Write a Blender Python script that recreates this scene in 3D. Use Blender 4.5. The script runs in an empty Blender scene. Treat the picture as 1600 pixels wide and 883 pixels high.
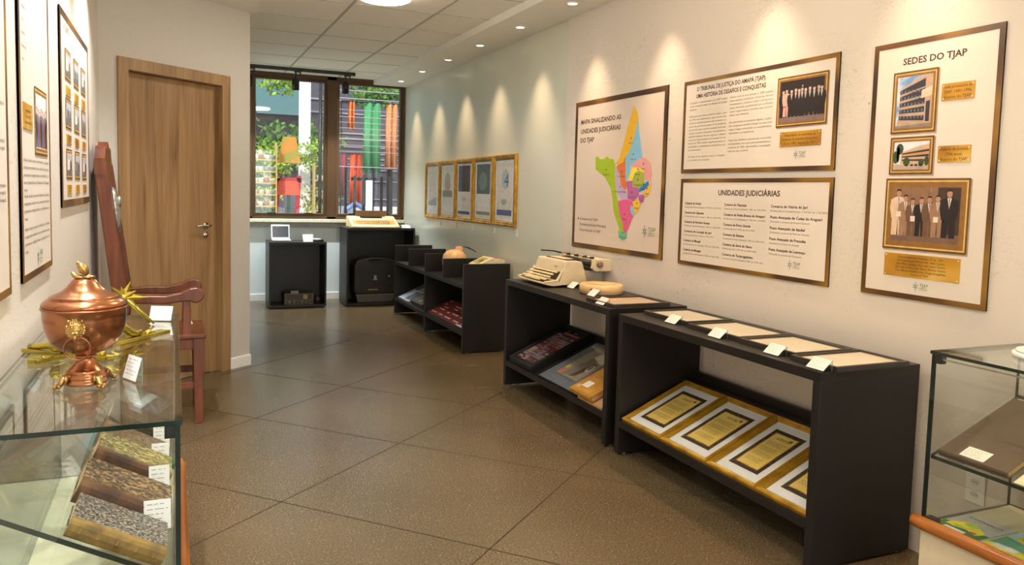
import bpy, bmesh, math, random
from mathutils import Vector, Matrix
R = math.radians
C = bpy.context.scene.collection
sc = bpy.context.scene

# ------------------------------------------------------------------ camera
cd = bpy.data.cameras.new('camera'); cam = bpy.data.objects.new('camera', cd); C.objects.link(cam)
cd.sensor_fit = 'HORIZONTAL'; cd.sensor_width = 36.0
cd.lens = 1205.563 / 1600 * 36.0
cd.shift_x = 18.4 / 1600; cd.shift_y = -51.45 / 1600
cd.clip_start = 0.02; cd.clip_end = 200
_yaw, _pit, _rol = R(22.9232), R(4.2702), R(1.4523)
_f = Vector((math.sin(_yaw)*math.cos(_pit), math.cos(_yaw)*math.cos(_pit), -math.sin(_pit)))
_r = _f.cross(Vector((0, 0, 1))).normalized(); _u = _r.cross(_f)
_r2 = _r*math.cos(_rol) + _u*math.sin(_rol); _u2 = -_r*math.sin(_rol) + _u*math.cos(_rol)
cam.matrix_world = Matrix(((_r2.x, _u2.x, -_f.x, 0), (_r2.y, _u2.y, -_f.y, 0), (_r2.z, _u2.z, -_f.z, 1.40), (0, 0, 0, 1)))
sc.camera = cam
# ------------------------------------------------------------------ light and exposure
sc.view_settings.view_transform = 'Standard'; sc.view_settings.look = 'None'
sc.view_settings.gamma = 1.0; sc.view_settings.use_curve_mapping = False
sc.view_settings.exposure = 0.27
DOWN_W = 54.0            # warm halogen downlights over the right wall
LEFT_W = 98.0            # neutral downlights over the left wall
PANEL_W = 10.0           # round ceiling lamps
TRACK_W = 95.0           # cool track heads at the window
NEARDAY = 55.0           # daylight through the glazed shop entrance behind the camera
GLOBE = 48.0             # unseen globes added over the aisle to brighten the ceiling
DRUM = 13.0               # diffuser of the round ceiling lamp, deepened to light the ceiling
DAY = 1.25               # daylight outside
SUN_W = 3.2
world = bpy.data.worlds.new('sky'); sc.world = world; world.use_nodes = True
wb = world.node_tree.nodes['Background']; wb.inputs['Color'].default_value = (0.90, 0.96, 1.0, 1); wb.inputs['Strength'].default_value = DAY
sl = bpy.data.lights.new('sun', 'SUN'); sun = bpy.data.objects.new('sun', sl); C.objects.link(sun)
sl.energy = SUN_W; sl.angle = R(3); sl.color = (1.0, .95, .86)
sun.rotation_euler = (R(48), 0, R(-35))

# ------------------------------------------------------------------ room numbers
W, L, B = 2.737, -0.432, 9.736        # right wall, left wall, window wall
NEAR = -2.4                            # wall behind the camera
ZS, ZT = 2.706, 2.766                  # plaster soffits, tiled ceiling
SX, SXL = 2.317, 0.578                 # inner edges of the right and left soffits
DA = R(39.87); DP = Vector((0.347, 6.098, 0)); DT = Vector((math.cos(DA), math.sin(DA), 0))

# ------------------------------------------------------------------ materials
MATS = {}
def base_mat(name):
    m = bpy.data.materials.new(name); m.use_nodes = True
    nt = m.node_tree; b = nt.nodes['Principled BSDF']
    return m, nt, b
def srgb(c):
    return tuple((x/12.92 if x <= .04045 else ((x+.055)/1.055)**2.4) for x in c)
def mat(name, col, rough=.5, metal=0.0, var=.06, scale=30.0, spec=.5, bump=0.0, emis=0.0, stretch=None, coat=0.0):
    """plain surface with a slight procedural variation; col in display values 0..1"""
    if name in MATS: return MATS[name]
    m, nt, b = base_mat(name)
    c = srgb(col)
    tc = nt.nodes.new('ShaderNodeTexCoord'); n = nt.nodes.new('ShaderNodeTexNoise')
    n.inputs['Scale'].default_value = scale; n.inputs['Detail'].default_value = 4
    if stretch:
        mp = nt.nodes.new('ShaderNodeMapping'); mp.inputs['Scale'].default_value = stretch
        nt.links.new(tc.outputs['Object'], mp.inputs[0]); nt.links.new(mp.outputs[0], n.inputs['Vector'])
    else: nt.links.new(tc.outputs['Object'], n.inputs['Vector'])
    r = nt.nodes.new('ShaderNodeValToRGB')
    r.color_ramp.elements[0].position = .3; r.color_ramp.elements[1].position = .7
    r.color_ramp.elements[0].color = (*[x*(1-var*2) for x in c], 1)
    r.color_ramp.elements[1].color = (*[min(1, x*(1+var*2)) for x in c], 1)
    nt.links.new(n.outputs['Fac'], r.inputs[0]); nt.links.new(r.outputs[0], b.inputs['Base Color'])
    b.inputs['Roughness'].default_value = rough; b.inputs['Metallic'].default_value = metal
    b.inputs['Specular IOR Level'].default_value = spec; b.inputs['Coat Weight'].default_value = coat
    if bump:
        bp = nt.nodes.new('ShaderNodeBump'); bp.inputs['Strength'].default_value = bump; bp.inputs['Distance'].default_value = .002
        nt.links.new(n.outputs['Fac'], bp.inputs['Height']); nt.links.new(bp.outputs[0], b.inputs['Normal'])
    if emis:
        b.inputs['Emission Color'].default_value = (*c, 1); b.inputs['Emission Strength'].default_value = emis
    MATS[name] = m; return m
def ramp_mat(name, cols, scale=5.0, rough=.5, metal=0.0, stretch=(1, 1, 1), detail=6, dist=0.0, bump=0.0, spec=.5):
    if name in MATS: return MATS[name]
    m, nt, b = base_mat(name)
    tc = nt.nodes.new('ShaderNodeTexCoord'); mp = nt.nodes.new('ShaderNodeMapping'); mp.inputs['Scale'].default_value = stretch
    n = nt.nodes.new('ShaderNodeTexNoise'); n.inputs['Scale'].default_value = scale; n.inputs['Detail'].default_value = detail
    n.inputs['Distortion'].default_value = dist
    nt.links.new(tc.outputs['Object'], mp.inputs[0]); nt.links.new(mp.outputs[0], n.inputs['Vector'])
    r = nt.nodes.new('ShaderNodeValToRGB'); e = r.color_ramp.elements
    while len(e) < len(cols): e.new(.5)
    for i, (p, c) in enumerate(cols): e[i].position = p; e[i].color = (*srgb(c), 1)
    nt.links.new(n.outputs['Fac'], r.inputs[0]); nt.links.new(r.outputs[0], b.inputs['Base Color'])
    b.inputs['Roughness'].default_value = rough; b.inputs['Metallic'].default_value = metal; b.inputs['Specular IOR Level'].default_value = spec
    if bump:
        bp = nt.nodes.new('ShaderNodeBump'); bp.inputs['Strength'].default_value = bump; bp.inputs['Distance'].default_value = .002
        nt.links.new(n.outputs['Fac'], bp.inputs['Height']); nt.links.new(bp.outputs[0], b.inputs['Normal'])
    MATS[name] = m; return m
def glass_mat(name, tint=(.90, .97, .94), refl=1.0):
    """thin sheet glass: clear transmission plus mirror-like fresnel reflection"""
    if name in MATS: return MATS[name]
    m = bpy.data.materials.new(name); m.use_nodes = True; nt = m.node_tree
    for n in list(nt.nodes): nt.nodes.remove(n)
    o = nt.nodes.new('ShaderNodeOutputMaterial'); mx = nt.nodes.new('ShaderNodeMixShader')
    t = nt.nodes.new('ShaderNodeBsdfTransparent'); t.inputs[0].default_value = (*tint, 1)
    g = nt.nodes.new('ShaderNodeBsdfGlossy'); g.inputs['Roughness'].default_value = .01; g.inputs[0].default_value = (.95, 1, .98, 1)
    f = nt.nodes.new('ShaderNodeFresnel'); f.inputs[0].default_value = 1.5
    gm = nt.nodes.new('ShaderNodeNewGeometry'); io = nt.nodes.new('ShaderNodeMapRange')      # same ratio seen from either face
    io.inputs['To Min'].default_value = 1.5; io.inputs['To Max'].default_value = 1/1.5
    nt.links.new(gm.outputs['Backfacing'], io.inputs[0]); nt.links.new(io.outputs[0], f.inputs[0])
    mu = nt.nodes.new('ShaderNodeMath'); mu.operation = 'MULTIPLY'; mu.inputs[1].default_value = refl
    nt.links.new(f.outputs[0], mu.inputs[0]); nt.links.new(mu.outputs[0], mx.inputs[0])
    nt.links.new(t.outputs[0], mx.inputs[1]); nt.links.new(g.outputs[0], mx.inputs[2]); nt.links.new(mx.outputs[0], o.inputs[0])
    MATS[name] = m; return m
def wallpaper(name, col=(.855, .83, .795)):
    """off-white paper printed with faint handwriting-like strokes and small specks"""
    m, nt, b = base_mat(name); N = nt.nodes.new; K = nt.links.new
    tc = N('ShaderNodeTexCoord')
    mp = N('ShaderNodeMapping'); mp.inputs['Scale'].default_value = (1.6, 1.6, 4.2); K(tc.outputs['Object'], mp.inputs[0])
    n1 = N('ShaderNodeTexNoise'); n1.inputs['Scale'].default_value = 5.5; n1.inputs['Detail'].default_value = 3; n1.inputs['Distortion'].default_value = 2.2
    K(mp.outputs[0], n1.inputs['Vector'])
    r1 = N('ShaderNodeValToRGB'); e = r1.color_ramp.elements
    e[0].position = .484; e[0].color = (0, 0, 0, 1); e[1].position = .497; e[1].color = (1, 1, 1, 1); a = e.new(.510); a.color = (0, 0, 0, 1)
    K(n1.outputs['Fac'], r1.inputs[0])
    n2 = N('ShaderNodeTexNoise'); n2.inputs['Scale'].default_value = 2.1; n2.inputs['Detail'].default_value = 2; K(tc.outputs['Object'], n2.inputs['Vector'])
    r2 = N('ShaderNodeValToRGB'); r2.color_ramp.elements[0].position = .42; r2.color_ramp.elements[1].position = .60; K(n2.outputs['Fac'], r2.inputs[0])
    mu = N('ShaderNodeMath'); mu.operation = 'MULTIPLY'; K(r1.outputs[0], mu.inputs[0]); K(r2.outputs[0], mu.inputs[1])
    v = N('ShaderNodeTexVoronoi'); v.inputs['Scale'].default_value = 7; K(tc.outputs['Object'], v.inputs['Vector'])
    lt = N('ShaderNodeMath'); lt.operation = 'LESS_THAN'; lt.inputs[1].default_value = .045; K(v.outputs['Distance'], lt.inputs[0])
    ad = N('ShaderNodeMath'); ad.operation = 'MAXIMUM'; K(mu.outputs[0], ad.inputs[0]); K(lt.outputs[0], ad.inputs[1])
    m2 = N('ShaderNodeMath'); m2.operation = 'MULTIPLY'; m2.inputs[1].default_value = .62; K(ad.outputs[0], m2.inputs[0])
    cl = N('ShaderNodeTexNoise'); cl.inputs['Scale'].default_value = 1.4; K(tc.outputs['Object'], cl.inputs['Vector'])
    rc = N('ShaderNodeValToRGB'); rc.color_ramp.elements[0].color = (*srgb([x*.985 for x in col]), 1); rc.color_ramp.elements[1].color = (*srgb(col), 1)
    K(cl.outputs['Fac'], rc.inputs[0])
    mx = N('ShaderNodeMix'); mx.data_type = 'RGBA'; K(m2.outputs[0], mx.inputs['Factor']); K(rc.outputs[0], mx.inputs['A'])
    mx.inputs['B'].default_value = (*srgb((.62, .55, .48)), 1); K(mx.outputs['Result'], b.inputs['Base Color'])
    b.inputs['Roughness'].default_value = .5; b.inputs['Specular IOR Level'].default_value = .3
    MATS[name] = m; return m
def floor_mat():
    """polished granilite: brown cement with fine light and dark chips"""
    m, nt, b = base_mat('granilite'); N = nt.nodes.new; K = nt.links.new
    tc = N('ShaderNodeTexCoord')
    n = N('ShaderNodeTexNoise'); n.inputs['Scale'].default_value = .9; n.inputs['Detail'].default_value = 3; K(tc.outputs['Object'], n.inputs['Vector'])
    r = N('ShaderNodeValToRGB'); r.color_ramp.elements[0].position = .32; r.color_ramp.elements[1].position = .72
    r.color_ramp.elements[0].color = (*srgb((.335, .285, .205)), 1); r.color_ramp.elements[1].color = (*srgb((.405, .35, .26)), 1); K(n.outputs['Fac'], r.inputs[0])
    n2 = N('ShaderNodeTexNoise'); n2.inputs['Scale'].default_value = 130; n2.inputs['Detail'].default_value = 2; K(tc.outputs['Object'], n2.inputs['Vector'])
    r2 = N('ShaderNodeValToRGB'); r2.color_ramp.elements[0].position = .35; r2.color_ramp.elements[0].color = (.62, .6, .58, 1); r2.color_ramp.elements[1].position = .66; r2.color_ramp.elements[1].color = (1.32, 1.3, 1.26, 1)
    K(n2.outputs['Fac'], r2.inputs[0])
    mu = N('ShaderNodeMix'); mu.data_type = 'RGBA'; mu.blend_type = 'MULTIPLY'; mu.inputs['Factor'].default_value = 1
    K(r.outputs[0], mu.inputs['A']); K(r2.outputs[0], mu.inputs['B'])
    v = N('ShaderNodeTexVoronoi'); v.inputs['Scale'].default_value = 55; v.inputs['Randomness'].default_value = 1; K(tc.outputs['Object'], v.inputs['Vector'])
    lt = N('ShaderNodeMath'); lt.operation = 'LESS_THAN'; lt.inputs[1].default_value = .10; K(v.outputs['Distance'], lt.inputs[0])
    lf = N('ShaderNodeMath'); lf.operation = 'MULTIPLY'; lf.inputs[1].default_value = .55; K(lt.outputs[0], lf.inputs[0])
    mx = N('ShaderNodeMix'); mx.data_type = 'RGBA'; K(lf.outputs[0], mx.inputs['Factor']); K(mu.outputs['Result'], mx.inputs['A'])
    mx.inputs['B'].default_value = (*srgb((.84, .78, .66)), 1); K(mx.outputs['Result'], b.inputs['Base Color'])
    n3 = N('ShaderNodeTexNoise'); n3.inputs['Scale'].default_value = 2.5; n3.inputs['Detail'].default_value = 2; K(tc.outputs['Object'], n3.inputs['Vector'])
    mr = N('ShaderNodeMapRange'); mr.inputs['To Min'].default_value = .22; mr.inputs['To Max'].default_value = .30; K(n3.outputs['Fac'], mr.inputs[0]); K(mr.outputs[0], b.inputs['Roughness'])
    b.inputs['Specular IOR Level'].default_value = .5
    MATS['granilite'] = m; return m

M_floor = floor_mat()
M_joint = mat('floor joint', (.19, .16, .12), .9, spec=.1)
M_paper = wallpaper('wallpaper')
M_white = mat('white wall paint', (.81, .825, .775), .25, var=.01, scale=2, spec=.55)
M_grey = mat('warm grey wall paint', (.76, .745, .715), .6, var=.012, scale=60, bump=.05)
M_back = mat('back wall paint', (.86, .90, .91), .5, var=.01, scale=3)
M_ceil = mat('plaster ceiling', (.94, .93, .90), .7, var=.01, scale=4)
M_tile = mat('mineral ceiling tile', (.95, .94, .91), .8, var=.015, scale=160, bump=.1)
M_tee = mat('ceiling tee bar', (.70, .70, .67), .5)
M_base = mat('white skirting', (.90, .90, .89), .4, var=.01)
M_black = mat('black laminate', (.105, .094, .092), .42, var=.10, scale=90, spec=.45, stretch=(1, 6, 6), bump=.05)
M_blackd = mat('black plastic', (.07, .07, .075), .4)
M_metalb = mat('black painted metal', (.05, .05, .055), .4)
M_chrome = mat('brushed steel', (.78, .77, .75), .25, 1.0, var=.04)
M_bronze = ramp_mat('bronze window frame', [(.3, (.26, .18, .11)), (.7, (.36, .26, .16))], 3, .38, .35, (1, 1, .2))
M_gold = ramp_mat('gilt moulding', [(.25, (.56, .40, .13)), (.55, (.78, .60, .22)), (.8, (.88, .74, .36))], 14, .34, .55, (1, 1, 1), bump=.06)
M_goldd = ramp_mat('dark gilt', [(.3, (.36, .24, .08)), (.7, (.55, .38, .13))], 14, .4, .5)
M_glass = glass_mat('sheet glass', (.98, .997, .99), 1.15)
M_gedge = mat('glass edge', (.03, .13, .105), .12, 0, var=.2, scale=12, spec=.8)
M_gedgel = mat('pale glass edge', (.50, .66, .62), .12, 0, var=.2, scale=12, spec=.8)
M_pglass = glass_mat('picture glass', (.97, .98, .98), 1.1)
M_card = mat('white card', (.93, .93, .92), .5, var=.01)
M_ink = mat('brown ink', (.27, .20, .15), .6)
M_inkg = mat('grey ink', (.44, .41, .38), .6)
M_inkl = mat('light brown ink', (.52, .44, .37), .6)
M_acr = glass_mat('clear acrylic', (.93, .96, .96), 1.6)
def door_mat():
    m, nt, b = base_mat('oak veneer'); N = nt.nodes.new; K = nt.links.new
    tc = N('ShaderNodeTexCoord'); mp = N('ShaderNodeMapping'); mp.inputs['Scale'].default_value = (5.5, 5.5, .42); K(tc.outputs['Object'], mp.inputs[0])
    n = N('ShaderNodeTexNoise'); n.inputs['Scale'].default_value = 2.3; n.inputs['Detail'].default_value = 8; n.inputs['Distortion'].default_value = .9; K(mp.outputs[0], n.inputs['Vector'])
    mp2 = N('ShaderNodeMapping'); mp2.inputs['Scale'].default_value = (90, 90, 1.6); K(tc.outputs['Object'], mp2.inputs[0])
    n2 = N('ShaderNodeTexNoise'); n2.inputs['Scale'].default_value = 1.6; n2.inputs['Detail'].default_value = 3; K(mp2.outputs[0], n2.inputs['Vector'])
    ad = N('ShaderNodeMix'); ad.data_type = 'FLOAT'; ad.inputs['Factor'].default_value = .3; K(n.outputs['Fac'], ad.inputs['A']); K(n2.outputs['Fac'], ad.inputs['B'])
    r = N('ShaderNodeValToRGB'); e = r.color_ramp.elements; e[0].position = .30; e[0].color = (*srgb((.45, .335, .21)), 1); e[1].position = .66; e[1].color = (*srgb((.66, .535, .375)), 1)
    a = e.new(.47); a.color = (*srgb((.575, .45, .305)), 1); K(ad.outputs['Result'], r.inputs[0]); K(r.outputs[0], b.inputs['Base Color'])
    b.inputs['Roughness'].default_value = .45; MATS['oak veneer'] = m; return m
M_oak = door_mat()
M_chair = ramp_mat('red-brown polished wood', [(.25, (.27, .125, .06)), (.55, (.40, .20, .10)), (.8, (.50, .28, .15))], 3, .32, 0, (8, 8, 1.0), dist=.6, spec=.5)
M_rail = ramp_mat('orange varnished wood', [(.3, (.58, .33, .11)), (.7, (.74, .45, .17))], 3, .25, 0, (12, .8, 12), dist=.4)
M_copper = ramp_mat('copper', [(.25, (.48, .30, .19)), (.5, (.70, .47, .33)), (.8, (.82, .62, .47))], 5, .22, .95, (1, 1, 1), dist=.5)
M_brass = ramp_mat('polished brass', [(.3, (.60, .52, .16)), (.7, (.86, .78, .36))], 9, .22, .9)
M_oldbr = ramp_mat('aged brass', [(.3, (.45, .33, .16)), (.7, (.80, .66, .40))], 30, .32, .9, bump=.3)
M_cream = mat('cream laminate', (.86, .81, .68), .5, var=.02)

# ------------------------------------------------------------------ mesh helpers
class MB:
    def __init__(s): s.v = []; s.f = []; s.m = []; s.mats = []; s.sm = []
    def mi(s, m):
        if m not in s.mats: s.mats.append(m)
        return s.mats.index(m)
    def add(s, vs, fs, m, smooth=False, T=None):
        b = len(s.v)
        if T is not None: vs = [tuple(T @ Vector(v)) for v in vs]
        s.v += [tuple(v) for v in vs]; k = s.mi(m)
        for f in fs: s.f.append(tuple(b+i for i in f)); s.m.append(k); s.sm.append(smooth)
        return s
    def box(s, x0, x1, y0, y1, z0, z1, m, T=None):
        vs = [(x, y, z) for z in (z0, z1) for y in (y0, y1) for x in (x0, x1)]
        return s.add(vs, [(0, 2, 3, 1), (4, 5, 7, 6), (0, 1, 5, 4), (2, 6, 7, 3), (0, 4, 6, 2), (1, 3, 7, 5)], m, False, T)
    def hexa(s, p, m, T=None):       # 8 points: bottom 4 ccw, top 4 ccw
        return s.add(p, [(3, 2, 1, 0), (4, 5, 6, 7), (0, 1, 5, 4), (1, 2, 6, 5), (2, 3, 7, 6), (3, 0, 4, 7)], m, False, T)
    def prism_y(s, poly, y0, y1, m, T=None):   # poly in x,z ; extruded along y
        n = len(poly); vs = [(x, y0, z) for x, z in poly] + [(x, y1, z) for x, z in poly]
        fs = [tuple(range(n)), tuple(range(2*n-1, n-1, -1))] + [(i, i+n, (i+1) % n+n, (i+1) % n) for i in range(n)]
        return s.add(vs, fs, m, False, T)
    def prism_x(s, poly, x0, x1, m, T=None):   # poly in y,z ; extruded along x
        n = len(poly); vs = [(x0, y, z) for y, z in poly] + [(x1, y, z) for y, z in poly]
        fs = [tuple(range(n-1, -1, -1)), tuple(range(n, 2*n))] + [(i, (i+1) % n, (i+1) % n+n, i+n) for i in range(n)]
        return s.add(vs, fs, m, False, T)
    def prism_z(s, poly, z0, z1, m, T=None):
        n = len(poly); vs = [(x, y, z0) for x, y in poly] + [(x, y, z1) for x, y in poly]
        fs = [tuple(range(n-1, -1, -1)), tuple(range(n, 2*n))] + [(i, (i+1) % n, (i+1) % n+n, i+n) for i in range(n)]
        return s.add(vs, fs, m, False, T)
    def lathe(s, prof, m, seg=32, T=None, cx=0, cy=0, smooth=True):   # prof: (r, z)
        vs = []; fs = []
        for r, z in prof:
            for k in range(seg):
                a = 2*math.pi*k/seg; vs.append((cx+r*math.cos(a), cy+r*math.sin(a), z))
        for i in range(len(prof)-1):
            for k in range(seg):
                k2 = (k+1) % seg; fs.append((i*seg+k, i*seg+k2, (i+1)*seg+k2, (i+1)*seg+k))
        fs.append(tuple(range(seg-1, -1, -1))); fs.append(tuple((len(prof)-1)*seg+k for k in range(seg)))
        return s.add(vs, fs, m, smooth, T)
    def ball(s, c, r, m, seg=14, T=None):
        r = r if isinstance(r, (tuple, list)) else (r, r, r); n = max(6, seg//2); vs = [(c[0], c[1], c[2]-r[2])]; fs = []
        for i in range(1, n):
            p = -math.pi/2+math.pi*i/n
            for k in range(seg):
                a = 2*math.pi*k/seg; vs.append((c[0]+r[0]*math.cos(p)*math.cos(a), c[1]+r[1]*math.cos(p)*math.sin(a), c[2]+r[2]*math.sin(p)))
        vs.append((c[0], c[1], c[2]+r[2]))
        for k in range(seg): fs.append((0, 1+(k+1) % seg, 1+k))
        for i in range(n-2):
            for k in range(seg):
                a = 1+i*seg+k; b = 1+i*seg+(k+1) % seg; fs.append((a, b, b+seg, a+seg))
        t = len(vs)-1
        for k in range(seg): fs.append((t, 1+(n-2)*seg+k, 1+(n-2)*seg+(k+1) % seg))
        return s.add(vs, fs, m, True, T)
    def tube(s, pts, rad, m, seg=10, T=None, closed=False, flat=1.0):
        pts = [Vector(p) for p in pts]; n = len(pts); rad = rad if isinstance(rad, (list, tuple)) else [rad]*n; vs = []; fs = []
        up = None
        for i, p in enumerate(pts):
            a = pts[i-1] if (i > 0 or closed) else p; b = pts[(i+1) % n] if (i < n-1 or closed) else p
            d = (b-a).normalized()
            if up is None: up = Vector((0, 0, 1)) if abs(d.z) < .9 else Vector((0, 1, 0))
            sx = d.cross(up).normalized(); uz = sx.cross(d).normalized(); up = uz
            for k in range(seg):
                t = 2*math.pi*k/seg; vs.append(tuple(p+sx*math.cos(t)*rad[i]+uz*math.sin(t)*rad[i]*flat))
        for i in range(n if closed else n-1):
            for k in range(seg):
                k2 = (k+1) % seg; j = (i+1) % n; fs.append((i*seg+k, j*seg+k, j*seg+k2, i*seg+k2))
        if not closed: fs.append(tuple(range(seg))); fs.append(tuple((n-1)*seg+k for k in range(seg-1, -1, -1)))
        return s.add(vs, fs, m, True, T)
    # flat print helpers, in the local x-z plane facing -y
    def rect(s, x0, x1, z0, z1, m, y=0, T=None):
        return s.add([(x0, y, z0), (x1, y, z0), (x1, y, z1), (x0, y, z1)], [(0, 1, 2, 3)], m, False, T)
    def poly(s, pts, m, y=0, T=None):
        a = sum(pts[i][0]*pts[(i+1) % len(pts)][1]-pts[(i+1) % len(pts)][0]*pts[i][1] for i in range(len(pts)))
        if a < 0: pts = pts[::-1]
        return s.add([(x, y, z) for x, z in pts], [tuple(range(len(pts)))], m, False, T)
    def oval(s, cx, cz, rx, rz, m, y=0, n=14, T=None):
        return s.poly([(cx+rx*math.cos(2*math.pi*k/n), cz+rz*math.sin(2*math.pi*k/n)) for k in range(n)], m, y, T)
    def ring(s, x0, x1, z0, z1, prof, m, T=None):    # prof: list of (inset, y) - mitred moulding
        vs = []; fs = []
        for d, y in prof: vs += [(x0+d, y, z0+d), (x1-d, y, z0+d), (x1-d, y, z1-d), (x0+d, y, z1-d)]
        for i in range(len(prof)-1):
            for k in range(4): k2 = (k+1) % 4; fs.append((i*4+k, i*4+k2, (i+1)*4+k2, (i+1)*4+k))
        return s.add(vs, fs, m, False, T)
    def merge(s, o):
        b = len(s.v); s.v += o.v
        for f, k, sm in zip(o.f, o.m, o.sm): s.f.append(tuple(b+i for i in f)); s.m.append(s.mi(o.mats[k])); s.sm.append(sm)
    def text(s, body, x, z, h, m, w=None, y=0, align='l', T=None, wmax=None, bold=False):
        vs, fs, x1 = text_geo(body, bold)
        if not vs: return s
        sc_ = h/CAP; sx = sc_
        if w: sx = w/x1
        if wmax and x1*sx > wmax: sx = wmax/x1
        ox = x - (x1*sx/2 if align == 'c' else (x1*sx if align == 'r' else 0))
        return s.add([(ox+vx*sx, y, z+vy*sc_) for vx, vy in vs], fs, m, False, T)
    def build(s, name, parent=None, bevel=0.0, seg=2, kind=None, label=None):
        me = bpy.data.meshes.new(name); me.from_pydata(s.v, [], s.f)
        for m in s.mats: me.materials.append(m)
        me.polygons.foreach_set('material_index', s.m); me.polygons.foreach_set('use_smooth', s.sm); me.update()
        o = bpy.data.objects.new(name, me); C.objects.link(o)
        if parent is not None: o.parent = parent
        if bevel:
            b = o.modifiers.new('bevel', 'BEVEL'); b.width = bevel; b.segments = seg; b.limit_method = 'ANGLE'; b.angle_limit = R(35)
            b.harden_normals = False
        if kind: o['kind'] = kind
        if label: o['label'] = label
        return o
CAP = .7
_tc = {}
def text_geo(body, bold=False):
    key = (body, bold)
    if key in _tc: return _tc[key]
    cu = bpy.data.curves.new('t', 'FONT'); cu.body = body; cu.size = 1.0; cu.resolution_u = 2; cu.offset = .022 if bold else 0.0
    ob = bpy.data.objects.new('t', cu); me = bpy.data.meshes.new_from_object(ob)
    vs = [(v.co.x, v.co.y) for v in me.vertices]; fs = [tuple(p.vertices) for p in me.polygons]
    bpy.data.objects.remove(ob); bpy.data.curves.remove(cu); bpy.data.meshes.remove(me)
    if not vs: _tc[key] = ([], [], 1); return _tc[key]
    x0 = min(v[0] for v in vs); vs = [(a-x0, b) for a, b in vs]; x1 = max(v[0] for v in vs)
    _tc[key] = (vs, fs, x1); return _tc[key]
CAP = max(b for a, b in text_geo('H')[0])

def frame_matrix(loc, X, Z):
    X = Vector(X).normalized(); Z = Vector(Z).normalized(); Y = Z.cross(X)
    return Matrix(((X.x, Y.x, Z.x, loc[0]), (X.y, Y.y, Z.y, loc[1]), (X.z, Y.z, Z.z, loc[2]), (0, 0, 0, 1)))
def thing(name, label, cat, loc=(0, 0, 0), rotz=0.0, group=None, X=None, Z=None):
    o = bpy.data.objects.new(name, None); C.objects.link(o); o.empty_display_size = .05
    if X is not None: o.matrix_world = frame_matrix(loc, X, Z)
    else: o.location = loc; o.rotation_euler = (0, 0, rotz)
    o['label'] = label; o['category'] = cat
    if group: o['group'] = group
    return o
def tag(o, label, cat, group=None, kind=None):
    o['label'] = label; o['category'] = cat
    if group: o['group'] = group
    if kind: o['kind'] = kind
    return o
def dup(root, loc=None, label=None, group=None, mw=None):
    r = root.copy(); C.objects.link(r)
    if mw is not None: r.matrix_world = mw
    elif loc is not None: r.location = loc
    if label: r['label'] = label
    if group: r['group'] = group
    for ch in list(root.children):
        c = ch.copy(); C.objects.link(c); c.parent = r
        for g in ch.children:
            d = g.copy(); C.objects.link(d); d.parent = c
    return r
def struct(name, mb, parent=None, bevel=0): return mb.build(name, parent, bevel, kind='structure' if parent is None else None)
RW = R(-90)     # things that face the aisle from the right wall
LW = R(90)      # things on the left wall

# ------------------------------------------------------------------ the setting
m = MB(); m.box(-3.2, 3.0, NEAR-.1, B+.2, -.1, 0, M_floor)
def joint(m, p, d, n0, n1):
    p = Vector((*p, 0)); d = Vector((*d, 0)).normalized(); q = Vector((-d.y, d.x, 0))*.0022
    a = p+d*n0; b = p+d*n1; z = Vector((0, 0, .0006))
    m.add([a-q+z, b-q+z, b+q+z, a+q+z], [(0, 1, 2, 3)], M_joint)
d1 = Vector((.74, .66, 0)).normalized(); d2 = Vector((.69, -.72, 0)).normalized()
for p, d, a, b in (((.042, 4.414), (.559, .504), -.6, 3.3), ((.072, 3.136), (1.655, 1.421), -.7, 3.6), ((1.02, 2.611), (1.165, 1.013), -2.0, 2.2),
                   ((.065, 3.825), (1.269, -1.328), -.6, 3.6), ((.22, 5.011), (1.605, -1.68), -.8, 3.4), ((.6, 5.9), (1.605, -1.68), -.1, 3.0), ((.3, 5.95), (1.1, 1.0), 0, 3.2), ((.9, 8.1), (1.605, -1.68), -.2, 2.5)):
    joint(m, p, d, a, b)
struct('floor', m)
m = MB(); m.box(W, W+.12, NEAR, 5.256, 0, 2.9, M_paper); m.box(W+.001, W+.12, 5.256, B+.2, 0, 2.9, M_white); struct('wall_right', m)
m = MB(); m.box(L-.12, L, NEAR, 5.447, 0, 2.9, M_paper); struct('wall_left', m)
m = MB(); m.box(-3, .0, NEAR-.12, NEAR, 0, 2.9, M_grey); m.box(2.5, W+.12, NEAR-.12, NEAR, 0, 2.9, M_grey); m.box(0, 2.5, NEAR-.12, NEAR, 2.45, 2.9, M_grey); struct('wall_near', m)
m = MB(); [m.box(a, a+.05, NEAR-.10, NEAR-.02, 0, 2.45, M_bronze) for a in (0, 1.225, 2.45)]; m.box(0, 2.5, NEAR-.10, NEAR-.02, 0, .06, M_bronze); m.box(0, 2.5, NEAR-.10, NEAR-.02, 2.39, 2.45, M_bronze); w2 = m.build('window_2', None, .003, kind='structure')
MB().box(.05, 2.45, NEAR-.065, NEAR-.055, .06, 2.39, glass_mat('window glass', (.94, .96, .96), .8)).build('window_pane', w2)
al = bpy.data.lights.new('daylight', 'AREA'); al.shape = 'RECTANGLE'; al.size = 2.4; al.size_y = 2.3; al.energy = NEARDAY; al.color = (1.0, .97, .92)
ao = bpy.data.objects.new('daylight', al); C.objects.link(ao); ao.location = (1.25, NEAR-.14, 1.22); ao.rotation_euler = (R(90), 0, 0)
# window wall: parapet under the window, pier at the left
WX0, WX1, WZ0, WZ1 = .70, W, 1.008, ZT
m = MB(); m.box(.4, W+.1, B, B+.18, 0, WZ0-.04, M_back); m.box(.4, WX0, B, B+.18, WZ0-.04, 2.9, M_back); struct('wall_far', m)
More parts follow.
